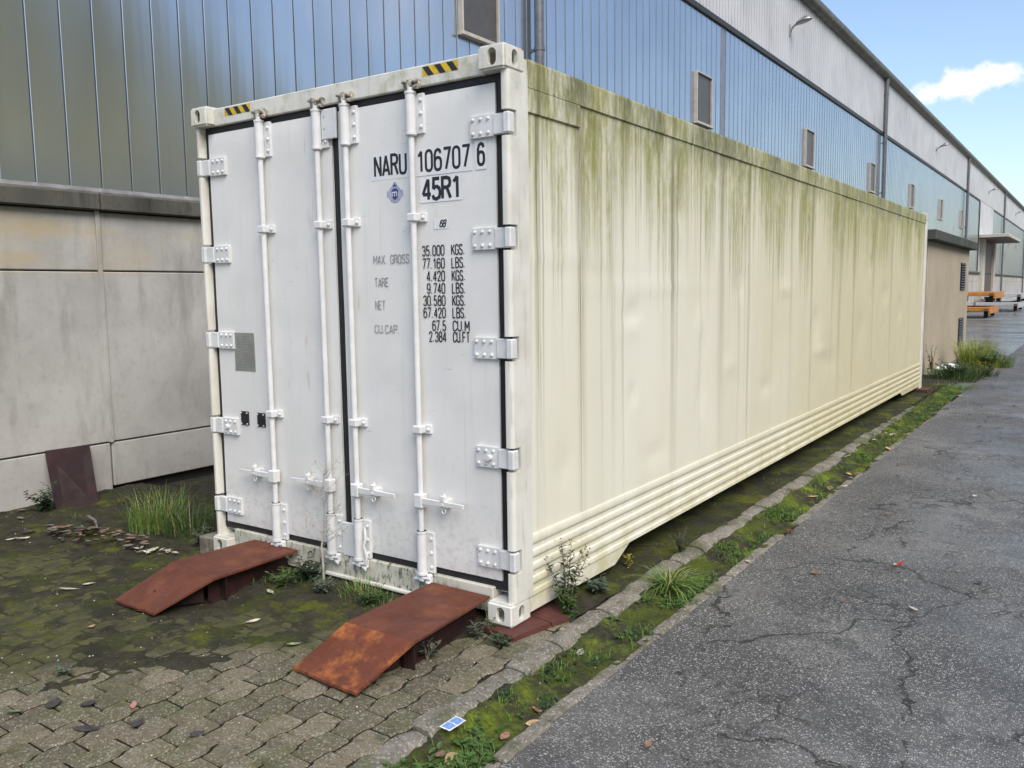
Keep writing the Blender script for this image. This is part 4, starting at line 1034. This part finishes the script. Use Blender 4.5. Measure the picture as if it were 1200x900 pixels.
# ------------------------------------------------------------------ trailers far along the hall
def trailer(name, label, loc, L, w, mat, wheels=True):
    t = thing(name, label, 'trailer', loc)
    b = MB(); b.cbox(-w/2, w/2, -L/2, L/2, .36, .58, .02); b.build('platform', mat, t)
    b = MB(); b.cbox(-w/2-.02, -w/2+.1, -L/2, L/2, .22, .40, .01); b.cbox(w/2-.1, w/2+.02, -L/2, L/2, .22, .40, .01); b.build('side_beam', mat, t)
    MB().cbox(w/2-.3, w/2-.1, -L/2-.03, -L/2-.002, .40, .50, .005).build('rear_light', 'brown', t)
    for sx in (-1, 1):
        for yy in (-L/2+.6, L/2-.6):
            b = MB(); b.cyl((sx*(w/2-.25)-.1, yy, .2), (sx*(w/2-.25)+.1, yy, .2), .2, n=14); b.build('wheel', 'tyre', t)
    return t
trailer('flatbed_trailer', 'orange flatbed trailer at the bottom of the stack beyond the tan building', (-3.55, 52, -.1), 4.6, 2.2, 'orange')
trailer('flatbed_trailer', 'orange flatbed trailer on top of the stack beyond the tan building', (-3.4, 53, .72), 5.2, 2.2, 'orange')
trailer('flatbed_trailer', 'pale grey flatbed trailer behind the orange trailer stack', (-3.3, 66, -.1), 5.5, 2.6, 'silver')
trailer('flatbed_trailer', 'pale grey flatbed trailer stacked on the other grey trailer', (-3.1, 67, .5), 5.5, 2.4, 'silver')

# ------------------------------------------------------------------ vegetation
def blade(b, base, h, lean, az, w, seg=4, droop=.5):
    d = Vector((math.cos(az), math.sin(az), 0)); s_ = Vector((-d.y, d.x, 0)); k0 = len(b.v)
    for i in range(seg+1):
        t = i/seg; p = Vector(base)+d*(lean*h*(t**1.7))+Vector((0, 0, h*(t-droop*lean*.5*t*t*t)))
        ww = w*(1-t**2)*.5+.0003
        b.v += [tuple(p-s_*ww), tuple(p+s_*ww)]
    for i in range(seg): b.f.append((k0+2*i, k0+2*i+1, k0+2*i+3, k0+2*i+2))
def leaf(b, base, d, L, w, up=Vector((0, 0, 1)), curl=.15):
    d = d.normalized(); s_ = d.cross(up); s_ = s_.normalized() if s_.length > 1e-3 else Vector((1, 0, 0)); n = s_.cross(d); p = Vector(base); k = len(b.v)
    b.v += [tuple(p), tuple(p+d*L*.35+s_*w*.5+n*curl*w), tuple(p+d*L*.72+s_*w*.42+n*curl*w*.6), tuple(p+d*L-n*curl*L*.4), tuple(p+d*L*.72-s_*w*.42+n*curl*w*.6), tuple(p+d*L*.35-s_*w*.5+n*curl*w), tuple(p+d*L*.4-n*curl*.3*w)]
    b.f += [(k, k+1, k+6), (k+1, k+2, k+3, k+6), (k+6, k+3, k+4, k+5), (k, k+6, k+5)]
def ground_z(x, y):
    if x < .14: return moss_pt((x+4.86)/5.02, (y+2.7)/3.7)[2] if y < .9 else -.05
    if x < .28: return -.03
    return gut_pt((x-.25)/.31, (y+2.4)/15.4)[2]
def tuft(name, label, x, y, n, h, lean, spread, mat, w=.005, cat='grass', group=None, seg=4, droop=.6, hv=.45, extra=None):
    z = ground_z(x, y) if y < 13 and x < .56 else -.1
    b = MB()
    for _ in range(n):
        a = random.uniform(0, 2*math.pi); r = spread*math.sqrt(random.random()); hh = h*random.uniform(1-hv, 1.05)
        blade(b, (r*math.cos(a), r*math.sin(a), -.01), hh, lean*random.uniform(.3, 1.3), a+random.gauss(0, .7), w*random.uniform(.6, 1.3), seg, droop)
    o = b.build(name, mat, fix=False); o.location = (x, y, z); o.data.materials.append(MAT[extra or 'straw'])
    if extra or True:
        per = seg
        for i, p in enumerate(o.data.polygons):
            if (i//per) % 9 == 0: p.material_index = 1
    return tag(o, label, cat, group)
t_ = tuft('grass_tuft', 'tall bright green grass clump by the leaning steel sheet', -3.42, .22, 300, .33, .55, .21, 'grass', .006, hv=.65, droop=.5)
tuft('grass_tuft', 'darker grass at the end of the tall clump beside the container', -3.05, .24, 130, .30, .6, .18, 'grass2', .006)
tuft('grass_tuft', 'spiky green grass clump spreading over the kerb beside the container', .345, 1.17, 190, .22, 1.35, .055, 'grass', .008, droop=1.0, hv=.5)
tuft('grass_tuft', 'small grass sprig on the road edging near the spiky clump', .53, 1.05, 26, .07, .9, .03, 'grass', .004)
tuft('grass_tuft', 'tall yellow green grass against the far vented building wall', .15, 18.0, 420, .82, .5, .34, 'grassy', .014, hv=.6, droop=.9)
tuft('grass_tuft', 'broad green grass bush right of the yellow grass by the far building', .52, 17.9, 420, .55, .8, .42, 'grass', .014, hv=.7, droop=1.0)
tuft('grass_tuft', 'low dark weeds in front of the far grass bush', .15, 15.0, 600, .34, .8, .50, 'grass2', .012, hv=.7)
tuft('grass_tuft', 'low straggly weeds at the road corner past the container', .48, 15.8, 320, .30, .8, .36, 'grass2', .012, hv=.7)
tuft('grass_tuft', 'sparse straw coloured grass at the road edge past the container', .36, 13.2, 200, .14, 1.0, .40, 'grass', .008)
tuft('grass_tuft', 'small grass between the ramps near the sill flange', -1.0, -.06, 120, .12, .7, .12, 'grass', .004)

def weed(name, label, x, y, h, stems, lw, mat, spread=.5, leaves=14, thin=.0022, top=None, z=None):
    z = max(ground_z(x, y), -.03 if x < .14 and y < .1 else -1) if z is None else z
    t = thing(name, label, 'plant', (x, y, z)); sb = MB(); lb = MB(); tb = MB()
    for _ in range(stems):
        a = random.uniform(0, 6.283); hh = h*random.uniform(.6, 1.0); ln = spread*random.uniform(.3, 1); pts = []
        for i in range(6):
            k = i/5; pts.append(Vector((math.cos(a)*ln*hh*k**1.4, math.sin(a)*ln*hh*k**1.4, hh*k-.008))+Vector((random.gauss(0, .004), random.gauss(0, .004), 0)))
        sb.tube(pts, [thin*(1.2-.8*i/5) for i in range(6)], 5)
        for _k in range(leaves):
            k = random.uniform(.12, 1); i = min(4, int(k*5)); p = pts[i].lerp(pts[i+1], k*5-i); aa = random.uniform(0, 6.283)
            s_ = lw*random.uniform(.6, 1.25)*(1.15-.55*k)
            leaf(lb, p, Vector((math.cos(aa), math.sin(aa), random.uniform(-.15, .7))), s_*2.0, s_*.8)
        if top:
            for _k in range(10): leaf(tb, pts[-1]+Vector((random.gauss(0, .012), random.gauss(0, .012), random.uniform(-.05, .02))), Vector((random.gauss(0, 1), random.gauss(0, 1), .6)), .018, .010)
    sb.build('stem', 'stem', t); lb.build('foliage', mat, t, fix=False)
    if top: tb.build('flower_head', top, t, fix=False)
    return t
weed('weed_plant', 'tall wispy weed with seed heads growing by the near container corner', .085, .40, .44, 13, .022, 'leafd', .50, 20, .0024, 'straw')
weed('weed_plant', 'bright green leafy weed at the foot of the wispy weed', .115, .36, .20, 12, .026, 'leaf', .7, 16)
weed('weed_plant', 'grey green weed with pointed leaves beside the kerb near the container corner', .06, .78, .12, 6, .034, 'leafg', .9, 9)
weed('weed_plant', 'small yellow leaved weed hanging by the container bottom rail', -.005, 1.33, .12, 4, .016, 'leafy', .5, 10)
weed('weed_plant', 'dark weed behind the spiky grass clump', .17, 1.75, .16, 10, .016, 'leafd', .9, 14)
weed('weed_plant', 'low leafy weed in front of the corner casting', -.135, -.11, .09, 9, .022, 'leafg', 1.2, 7)
weed('weed_plant', 'low leafy weed spreading beside the red steel pad', .02, -.13, .08, 9, .022, 'leafd', 1.3, 7)
weed('weed_plant', 'round leaved weed under the right ramp edge', -.175, -.46, .12, 5, .026, 'leafg', .8, 6)
weed('weed_plant', 'round leaved sprig at the rear of the right ramp', -.125, -.02, .13, 3, .024, 'leaf', .4, 5)
weed('weed_plant', 'dense dark weed patch in front of the sill between the ramps', -1.42, -.06, .17, 22, .026, 'leafd', 1.0, 12)
weed('weed_plant', 'leafy weed beside the left ramp edge', -1.52, -.18, .11, 10, .026, 'leaf', 1.2, 8)
weed('weed_plant', 'green weed patch beside the right ramp deck', -.86, -.14, .11, 14, .022, 'leaf', 1.2, 10)
weed('weed_plant', 'grey leaved weed in the middle of the mossy paving between the ramps', -1.22, -.16, .10, 12, .024, 'leafg', 1.2, 8)
weed('weed_plant', 'dark leafy weed against the concrete wall beside the leaning sheet', -4.55, -.05, .24, 16, .03, 'leafd', .8, 14)
weed('weed_plant', 'grey green weed beside the timber block at the left corner', -2.72, .10, .15, 9, .026, 'leafg', .8, 9)
weed('weed_plant', 'small rosette weed alone in the moss at the lower left', -1.50, -1.49, .05, 7, .026, 'leafg', 1.6, 3)
weed('weed_plant', 'dry brown weed against the far tan wall by the container end', -.35, 15.6, .60, 8, .04, 'fbrown', .3, 12, .006)
weed('weed_plant', 'leafy green bush at the road corner among the far grass', .50, 17.2, .50, 46, .05, 'grass', 1.0, 18, .005, z=-.1)
weed('weed_plant', 'low leafy weeds spreading before the far tan building', .12, 15.2, .34, 60, .045, 'leaf', 1.5, 14, .004, z=-.1)
weed('weed_plant', 'yellow flowered low weed at the road edge past the container', .62, 15.6, .30, 22, .03, 'leaf', 1.0, 12, .004, 'leafy', z=-.1)
# tall leafless sapling in front of the doors
t = thing('dry_weed', 'tall pale leafless weed stalk standing before the door meeting edge', 'plant', (-1.285, -.085, -.03))
sb = MB(); tb = MB(); trunk = [Vector((0, 0, -.01)), Vector((.004, 0, .15)), Vector((-.004, 0, .28)), Vector((.012, .01, .38)), Vector((.03, .0, .55)), Vector((.036, .0, .72))]
sb.tube(trunk, [.0075, .007, .006, .0045, .003, .0018], 6)
for i in range(26):
    k = random.uniform(.38, 1)*4.99; i0 = int(k); p = trunk[i0].lerp(trunk[i0+1], k-i0); s_ = random.choice((-1, 1))
    d = Vector((s_*random.uniform(.5, 1), random.uniform(-.4, .25), random.uniform(.25, .9))).normalized(); L = random.uniform(.10, .26)*(1 if p.z < .55 else .6)
    q = p+d*L; sb.tube([p, p+d*L*.5+Vector((0, 0, -.01)), q], [.0016, .0013, .0008], 4)
    for _ in range(6):
        m = p.lerp(q, random.uniform(.45, 1)); e = m+Vector((random.gauss(0, .03), random.gauss(0, .02), random.gauss(.012, .025))); sb.tube([m, e], [.0008, .0005], 3)
        leaf(tb, e, Vector((random.gauss(0, 1), random.gauss(0, 1), .3)), .010, .006)
sb.build('stem', 'twig', t); tb.build('seed_heads', 'straw', t, fix=False)

# ground cover: small leaves and short grass in the gutter strip, along the verge and over the moss
gb = MB(); gb2 = MB(); gg = MB(); random.seed(21)
def cover(n, xr, yr, dens, sc_):
    k = 0
    for _ in range(n):
        x = random.uniform(*xr); y = random.uniform(*yr)
        dn = dens(x, y)
        if random.random() > dn: continue
        z = ground_z(x, y)
        if random.random() < .55:
            big_ = fbm(x+3, y+7, 1.6) > 0
            for q in range(3):
                aa = random.uniform(0, 6.283); s_ = random.uniform(.006, .021)*sc_*(1 if big_ else .7)
                leaf(gb if big_ else gb2, (x+random.gauss(0, .008), y+random.gauss(0, .008), z+random.uniform(.0, .022)), Vector((math.cos(aa), math.sin(aa), random.uniform(-.1, .6))), s_*1.6, s_)
        else:
            for q in range(4): blade(gg, (x+random.gauss(0, .006), y+random.gauss(0, .006), z-.003), random.uniform(.02, .055), random.uniform(.2, .9), random.uniform(0, 6.28), .0032, 2)
        k += 1
def dgut(x, y):
    c = sstep(-.05, .65, fbm(x+9, y, 2.3)+.22*sstep(.2, -1.2, y)+.10)
    return min(1, c*.8+.55*sstep(.1, -.6, y)*sstep(-.15, .3, fbm(x+2, y, 2.6)))*sstep(.27, .33, x)*sstep(.55, .49, x)
cover(9000, (.27, .55), (-1.9, 7), dgut, 1.0); cover(1800, (.28, .54), (-1.7, .2), dgut, 1.35)
cover(1600, (.25, .56), (7, 12.8), lambda x, y: .6, 1.3)
cover(900, (-.15, .2), (1.0, 11), lambda x, y: .35*sstep(.1, .4, fbm(x, y, 1.7)), .8)
cover(900, (-1.75, -.55), (-.55, -.0), lambda x, y: sstep(-.15, .35, fbm(x, y, 2.4))*sstep(-.6, -.1, y), 1.0)
cover(500, (-4.8, -2.5), (-.6, .6), lambda x, y: .3*sstep(.1, .4, fbm(x, y, 2)), 1.1)
cover(400, (-.6, .16), (-.9, .1), lambda x, y: .6*sstep(.15, .4, fbm(x, y, 3)), .8)
struct(gb.build('ground_cover', 'leaf', fix=False), 'stuff'); struct(gb2.build('ground_cover', 'leafd', fix=False), 'stuff'); struct(gg.build('short_grass', 'grass', fix=False), 'stuff')

# fallen leaves, litter, pebbles
def fallen(x, y, z, mat, L, w, label, rz=None, curl=.25, group=None, cat='leaf'):
    b = MB(); n = 8
    def pt(u, v):
        t = u; ww = w*math.sin(math.pi*min(1, t*.94+.04))**.75*(v-.5)
        return ((t-.5)*L, ww, curl*L*((t-.5)**2)+curl*abs(ww)*1.2+.002*nz3(t*5, v*5, L*50))
    b.grid(n, 4, pt); b.tube([(L*.5, 0, curl*L*.25), (L*.68, .002, curl*L*.2)], [.0012, .0008], 4)
    o = b.build('fallen_leaf', mat, fix=False, smooth=True); o.location = (x, y, z+.003); o.rotation_euler = (random.gauss(0, .15), random.gauss(0, .15), random.uniform(0, 6.28) if rz is None else rz)
    return tag(o, label, cat, group)
gz = lambda x, y: (max(ground_z(x, y), -.028 if x < .14 and y < .1 else -1) if x < .56 else -.076)+.004
for x, y, m, L, w, lab in [
    (-2.605, -.894, 'fpale', .095, .035, 'long pale fallen leaf on the moss left of the dark ramp'),
    (-2.60, -.775, 'fpale', .065, .035, 'shorter pale fallen leaf just behind the long one on the moss'),
    (-1.93, -1.13, 'ftan', .04, .04, 'small tan leaf on the moss below the left ramp toe'),
    (-1.261, -.613, 'fpale', .085, .028, 'pale narrow fallen leaf on the moss between the two ramps'),
    (-.845, -.70, 'fgreen', .07, .028, 'yellow green leaf standing beside the orange ramp plate'),
    (-1.50, -.30, 'fpale', .07, .035, 'pale leaf lying by the weeds at the left ramp'),
    (-.93, -1.505, 'fpink', .05, .03, 'pink fallen leaf on the bare pavers'),
    (-1.30, -1.82, 'fgreen', .06, .055, 'pale green round leaf on the pavers at the lower left'),
    (-1.25, -1.68, 'fdark', .10, .06, 'dark rotting leaf right beside the pale green leaf'),
    (-1.12, -1.60, 'fdark', .10, .065, 'dark rotting leaf above the pale green leaf on pavers'),
    (-.92, -1.72, 'fdark', .11, .05, 'largest dark rotting leaf low on the pavers'),
    (-.78, -1.58, 'fdark', .08, .05, 'dark rotting leaf in the middle of the lower pavers'),
    (-.50, -1.50, 'fdark', .07, .045, 'bluish dark leaf on the pavers below the orange ramp'),
    (-1.45, -1.95, 'fdark', .13, .07, 'broad dark leaf at the lower left picture edge'),
    (.463, -.49, 'fpink', .06, .045, 'pink brown leaf in the gutter weeds'),
    (.52, -.60, 'ftan', .07, .045, 'tan leaf at the road edging'),
    (.49, -.77, 'fpink', .06, .035, 'pinkish leaf beside the edging stone near the packet'),
    (.42, -1.01, 'ftan', .09, .08, 'large tan lobed leaf in the weeds at the bottom edge'),
    (.36, -1.02, 'fbrown', .06, .035, 'brown curled leaf beside the large tan leaf'),
    (1.005, -.516, 'fbrown', .055, .03, 'orange brown leaf alone on the near asphalt'),
    (1.62, 1.572, 'fpale', .06, .05, 'bright pale leaf on the cracked asphalt'),
    (1.50, 2.05, 'fpale', .035, .02, 'small grey leaf on the asphalt behind the bright one'),
    (1.41, 2.35, 'fred', .085, .03, 'dark red leaf on the asphalt'),
    (.60, 2.75, 'fred', .10, .05, 'red leaf on the road edging beside the moss'),
    (.575, 1.9, 'fpale', .05, .03, 'pale leaf on the edging stones by the asphalt'),
    (.34, .10, 'fpale', .06, .035, 'pale leaf in the gutter below the corner weeds'),
]: fallen(x, y, gz(x, y)-(.003 if m == 'fdark' else 0), m, L, w, lab, curl=.06 if m == 'fdark' else .25)
for i in range(26):
    y = random.uniform(2.5, 12.5); x = random.uniform(.3, .62); m = random.choice(('fpale', 'fpale', 'fbrown', 'ftan'))
    fallen(x, y, gz(x, y), m, random.uniform(.05, .10), random.uniform(.03, .05), 'small fallen leaf scattered along the mossy gutter', group='leaves along the gutter')
for i in range(22):
    y = random.uniform(1.0, 14); x = random.uniform(.8, 2.3)
    fallen(x, y, gz(x, y), random.choice(('fpale', 'fdark', 'fbrown')), random.uniform(.035, .07), random.uniform(.02, .04), 'small fallen leaf scattered on the asphalt', group='leaves on the asphalt')
for i in range(80):
    a = random.uniform(0, 6.28); r = random.random()**.5; x = -3.45+.45*r*math.cos(a); y = -.22+.17*r*math.sin(a)+.18*(x+3.45)
    fallen(x, y, gz(x, y)+.05*(1-r)+random.uniform(0, .02), random.choice(('fbrown', 'fdark', 'fdark', 'fgrey', 'fgrey')), random.uniform(.045, .085), random.uniform(.022, .042), 'dead leaf in the heap before the tall grass clump', group='heap of dead leaves', curl=.6)
for i in range(16):
    a = random.uniform(0, 6.28); r = random.random()**.5; x = -2.84+.20*r*math.cos(a); y = -.17+.08*r*math.sin(a)
    fallen(x, y, gz(x, y)+.01*random.random(), 'fpale', random.uniform(.035, .06), random.uniform(.02, .035), 'pale curled leaf in the pile behind the dark ramp', group='pile of pale leaves', curl=.6)
for i in range(12):
    x = random.uniform(-4.75, -3.9); y = random.uniform(-.7, -.05)
    fallen(x, y, gz(x, y), random.choice(('fpale', 'fbrown', 'fdark')), random.uniform(.06, .11), random.uniform(.03, .05), 'dead leaf on the bare soil by the concrete wall', group='leaves by the wall', curl=.5)
pb = MB()
for i in range(200):
    x = random.uniform(-4.7, .5); y = random.uniform(-1.9, .1)
    if .1 < x < .3: continue
    r = random.uniform(.0025, .006); z = gz(x, y)-.004; k = len(pb.v)
    pb.v += [(x+r*random.uniform(.7, 1.3)*a, y+r*random.uniform(.7, 1.3)*c, z+r*e) for a, c, e in ((1, 0, .2), (0, 1, .3), (-1, 0, .2), (0, -1, .3), (0, 0, 1), (0, 0, -.4))]
    pb.f += [(k, k+1, k+4), (k+1, k+2, k+4), (k+2, k+3, k+4), (k+3, k, k+4)]
struct(pb.build('pebbles', 'fpale'), 'stuff')
# crumpled packet, plastic film
t = thing('foil_packet', 'flat blue and white packet on the kerb', 'packet', (.31, -.88, -.028))
b = MB(); b.grid(6, 4, lambda u, v: ((v-.5)*.056, (u-.5)*.105, .006+.003*nz3(u*3, v*3, 1))); o = b.build('wrapper', 'white', t, fix=False); o.rotation_euler = (0, .05, -.04)
b = MB()
for a, c in ((.08, .46), (.54, .92)): b.grid(4, 4, lambda u, v: ((v-.5)*.042, (a+u*(c-a)-.5)*.105, .0085+.003*nz3((a+u*(c-a))*3, v*3, 1)))
o = b.build('print', 'packblue', t, fix=False); o.rotation_euler = (0, .05, -.04)
b = MB()
def film(u, v):
    x = (u-.5)*.42; y = (v-.5)*.8; e = 1-max(abs(u-.5), abs(v-.5))*2
    return (x, y, .02+.10*max(0, e)**.5*(.6+.8*abs(nz3(x*5, y*5, 2)))+.03*nz3(x*14, y*14, 3))
b.grid(20, 20, film); o = b.build('plastic_film', 'white', fix=False); o.location = (-.22, 17.0, -.08); tag(o, 'crumpled white plastic film in the weeds by the tan wall', 'plastic film')
b = MB(); b.tube([(-3.95, -.02, .04), (-3.7, -.10, .06), (-3.55, -.17, .04)], [.012, .010, .006], 6); b.v = [(x+3.7, y+.1, z) for x, y, z in b.v]
o = b.build('stick', 'wood'); o.location = (-3.7, -.1, 0); tag(o, 'short pale stick lying on the heap of dead leaves', 'stick')

# ------------------------------------------------------------------ across the road (out of view, built for the reflections in the metal cladding)
sh = thing('low_shed', 'low blue grey shed across the road, mirrored in the hall cladding', 'building', (15, 22, 0))
MB().cbox(-1.2, 1.2, -20, 20, -.15, 4.9, .03).build('wall', 'shed', sh)
b = MB(); b.v = [(-1.4, -20.4, 4.91), (-1.4, 20.4, 4.91), (0, 20.4, 5.2), (0, -20.4, 5.2), (1.4, 20.4, 4.91), (1.4, -20.4, 4.91)]; b.f = [(0, 1, 2, 3), (3, 2, 4, 5)]; b.build('roof', 'roof', sh)
def hill_pt(u, v):
    x = 20+u*180; y = -120+v*380
    h = 92*sstep(-10, 150, x-20+12*nz3(x, y, 0, .02))*sstep(168, 35, y)
    return (x, y, -.15+h+(2.5*fbm(x, y, .06)+1.2*nz3(x, y, 3, .3))*sstep(0, 12, x-20))
struct(MB().grid(70, 110, hill_pt).build('reflection_hillside', 'hill', smooth=True, fix=False))  # unseen slope, shaped and coloured to give the cladding its olive reflection
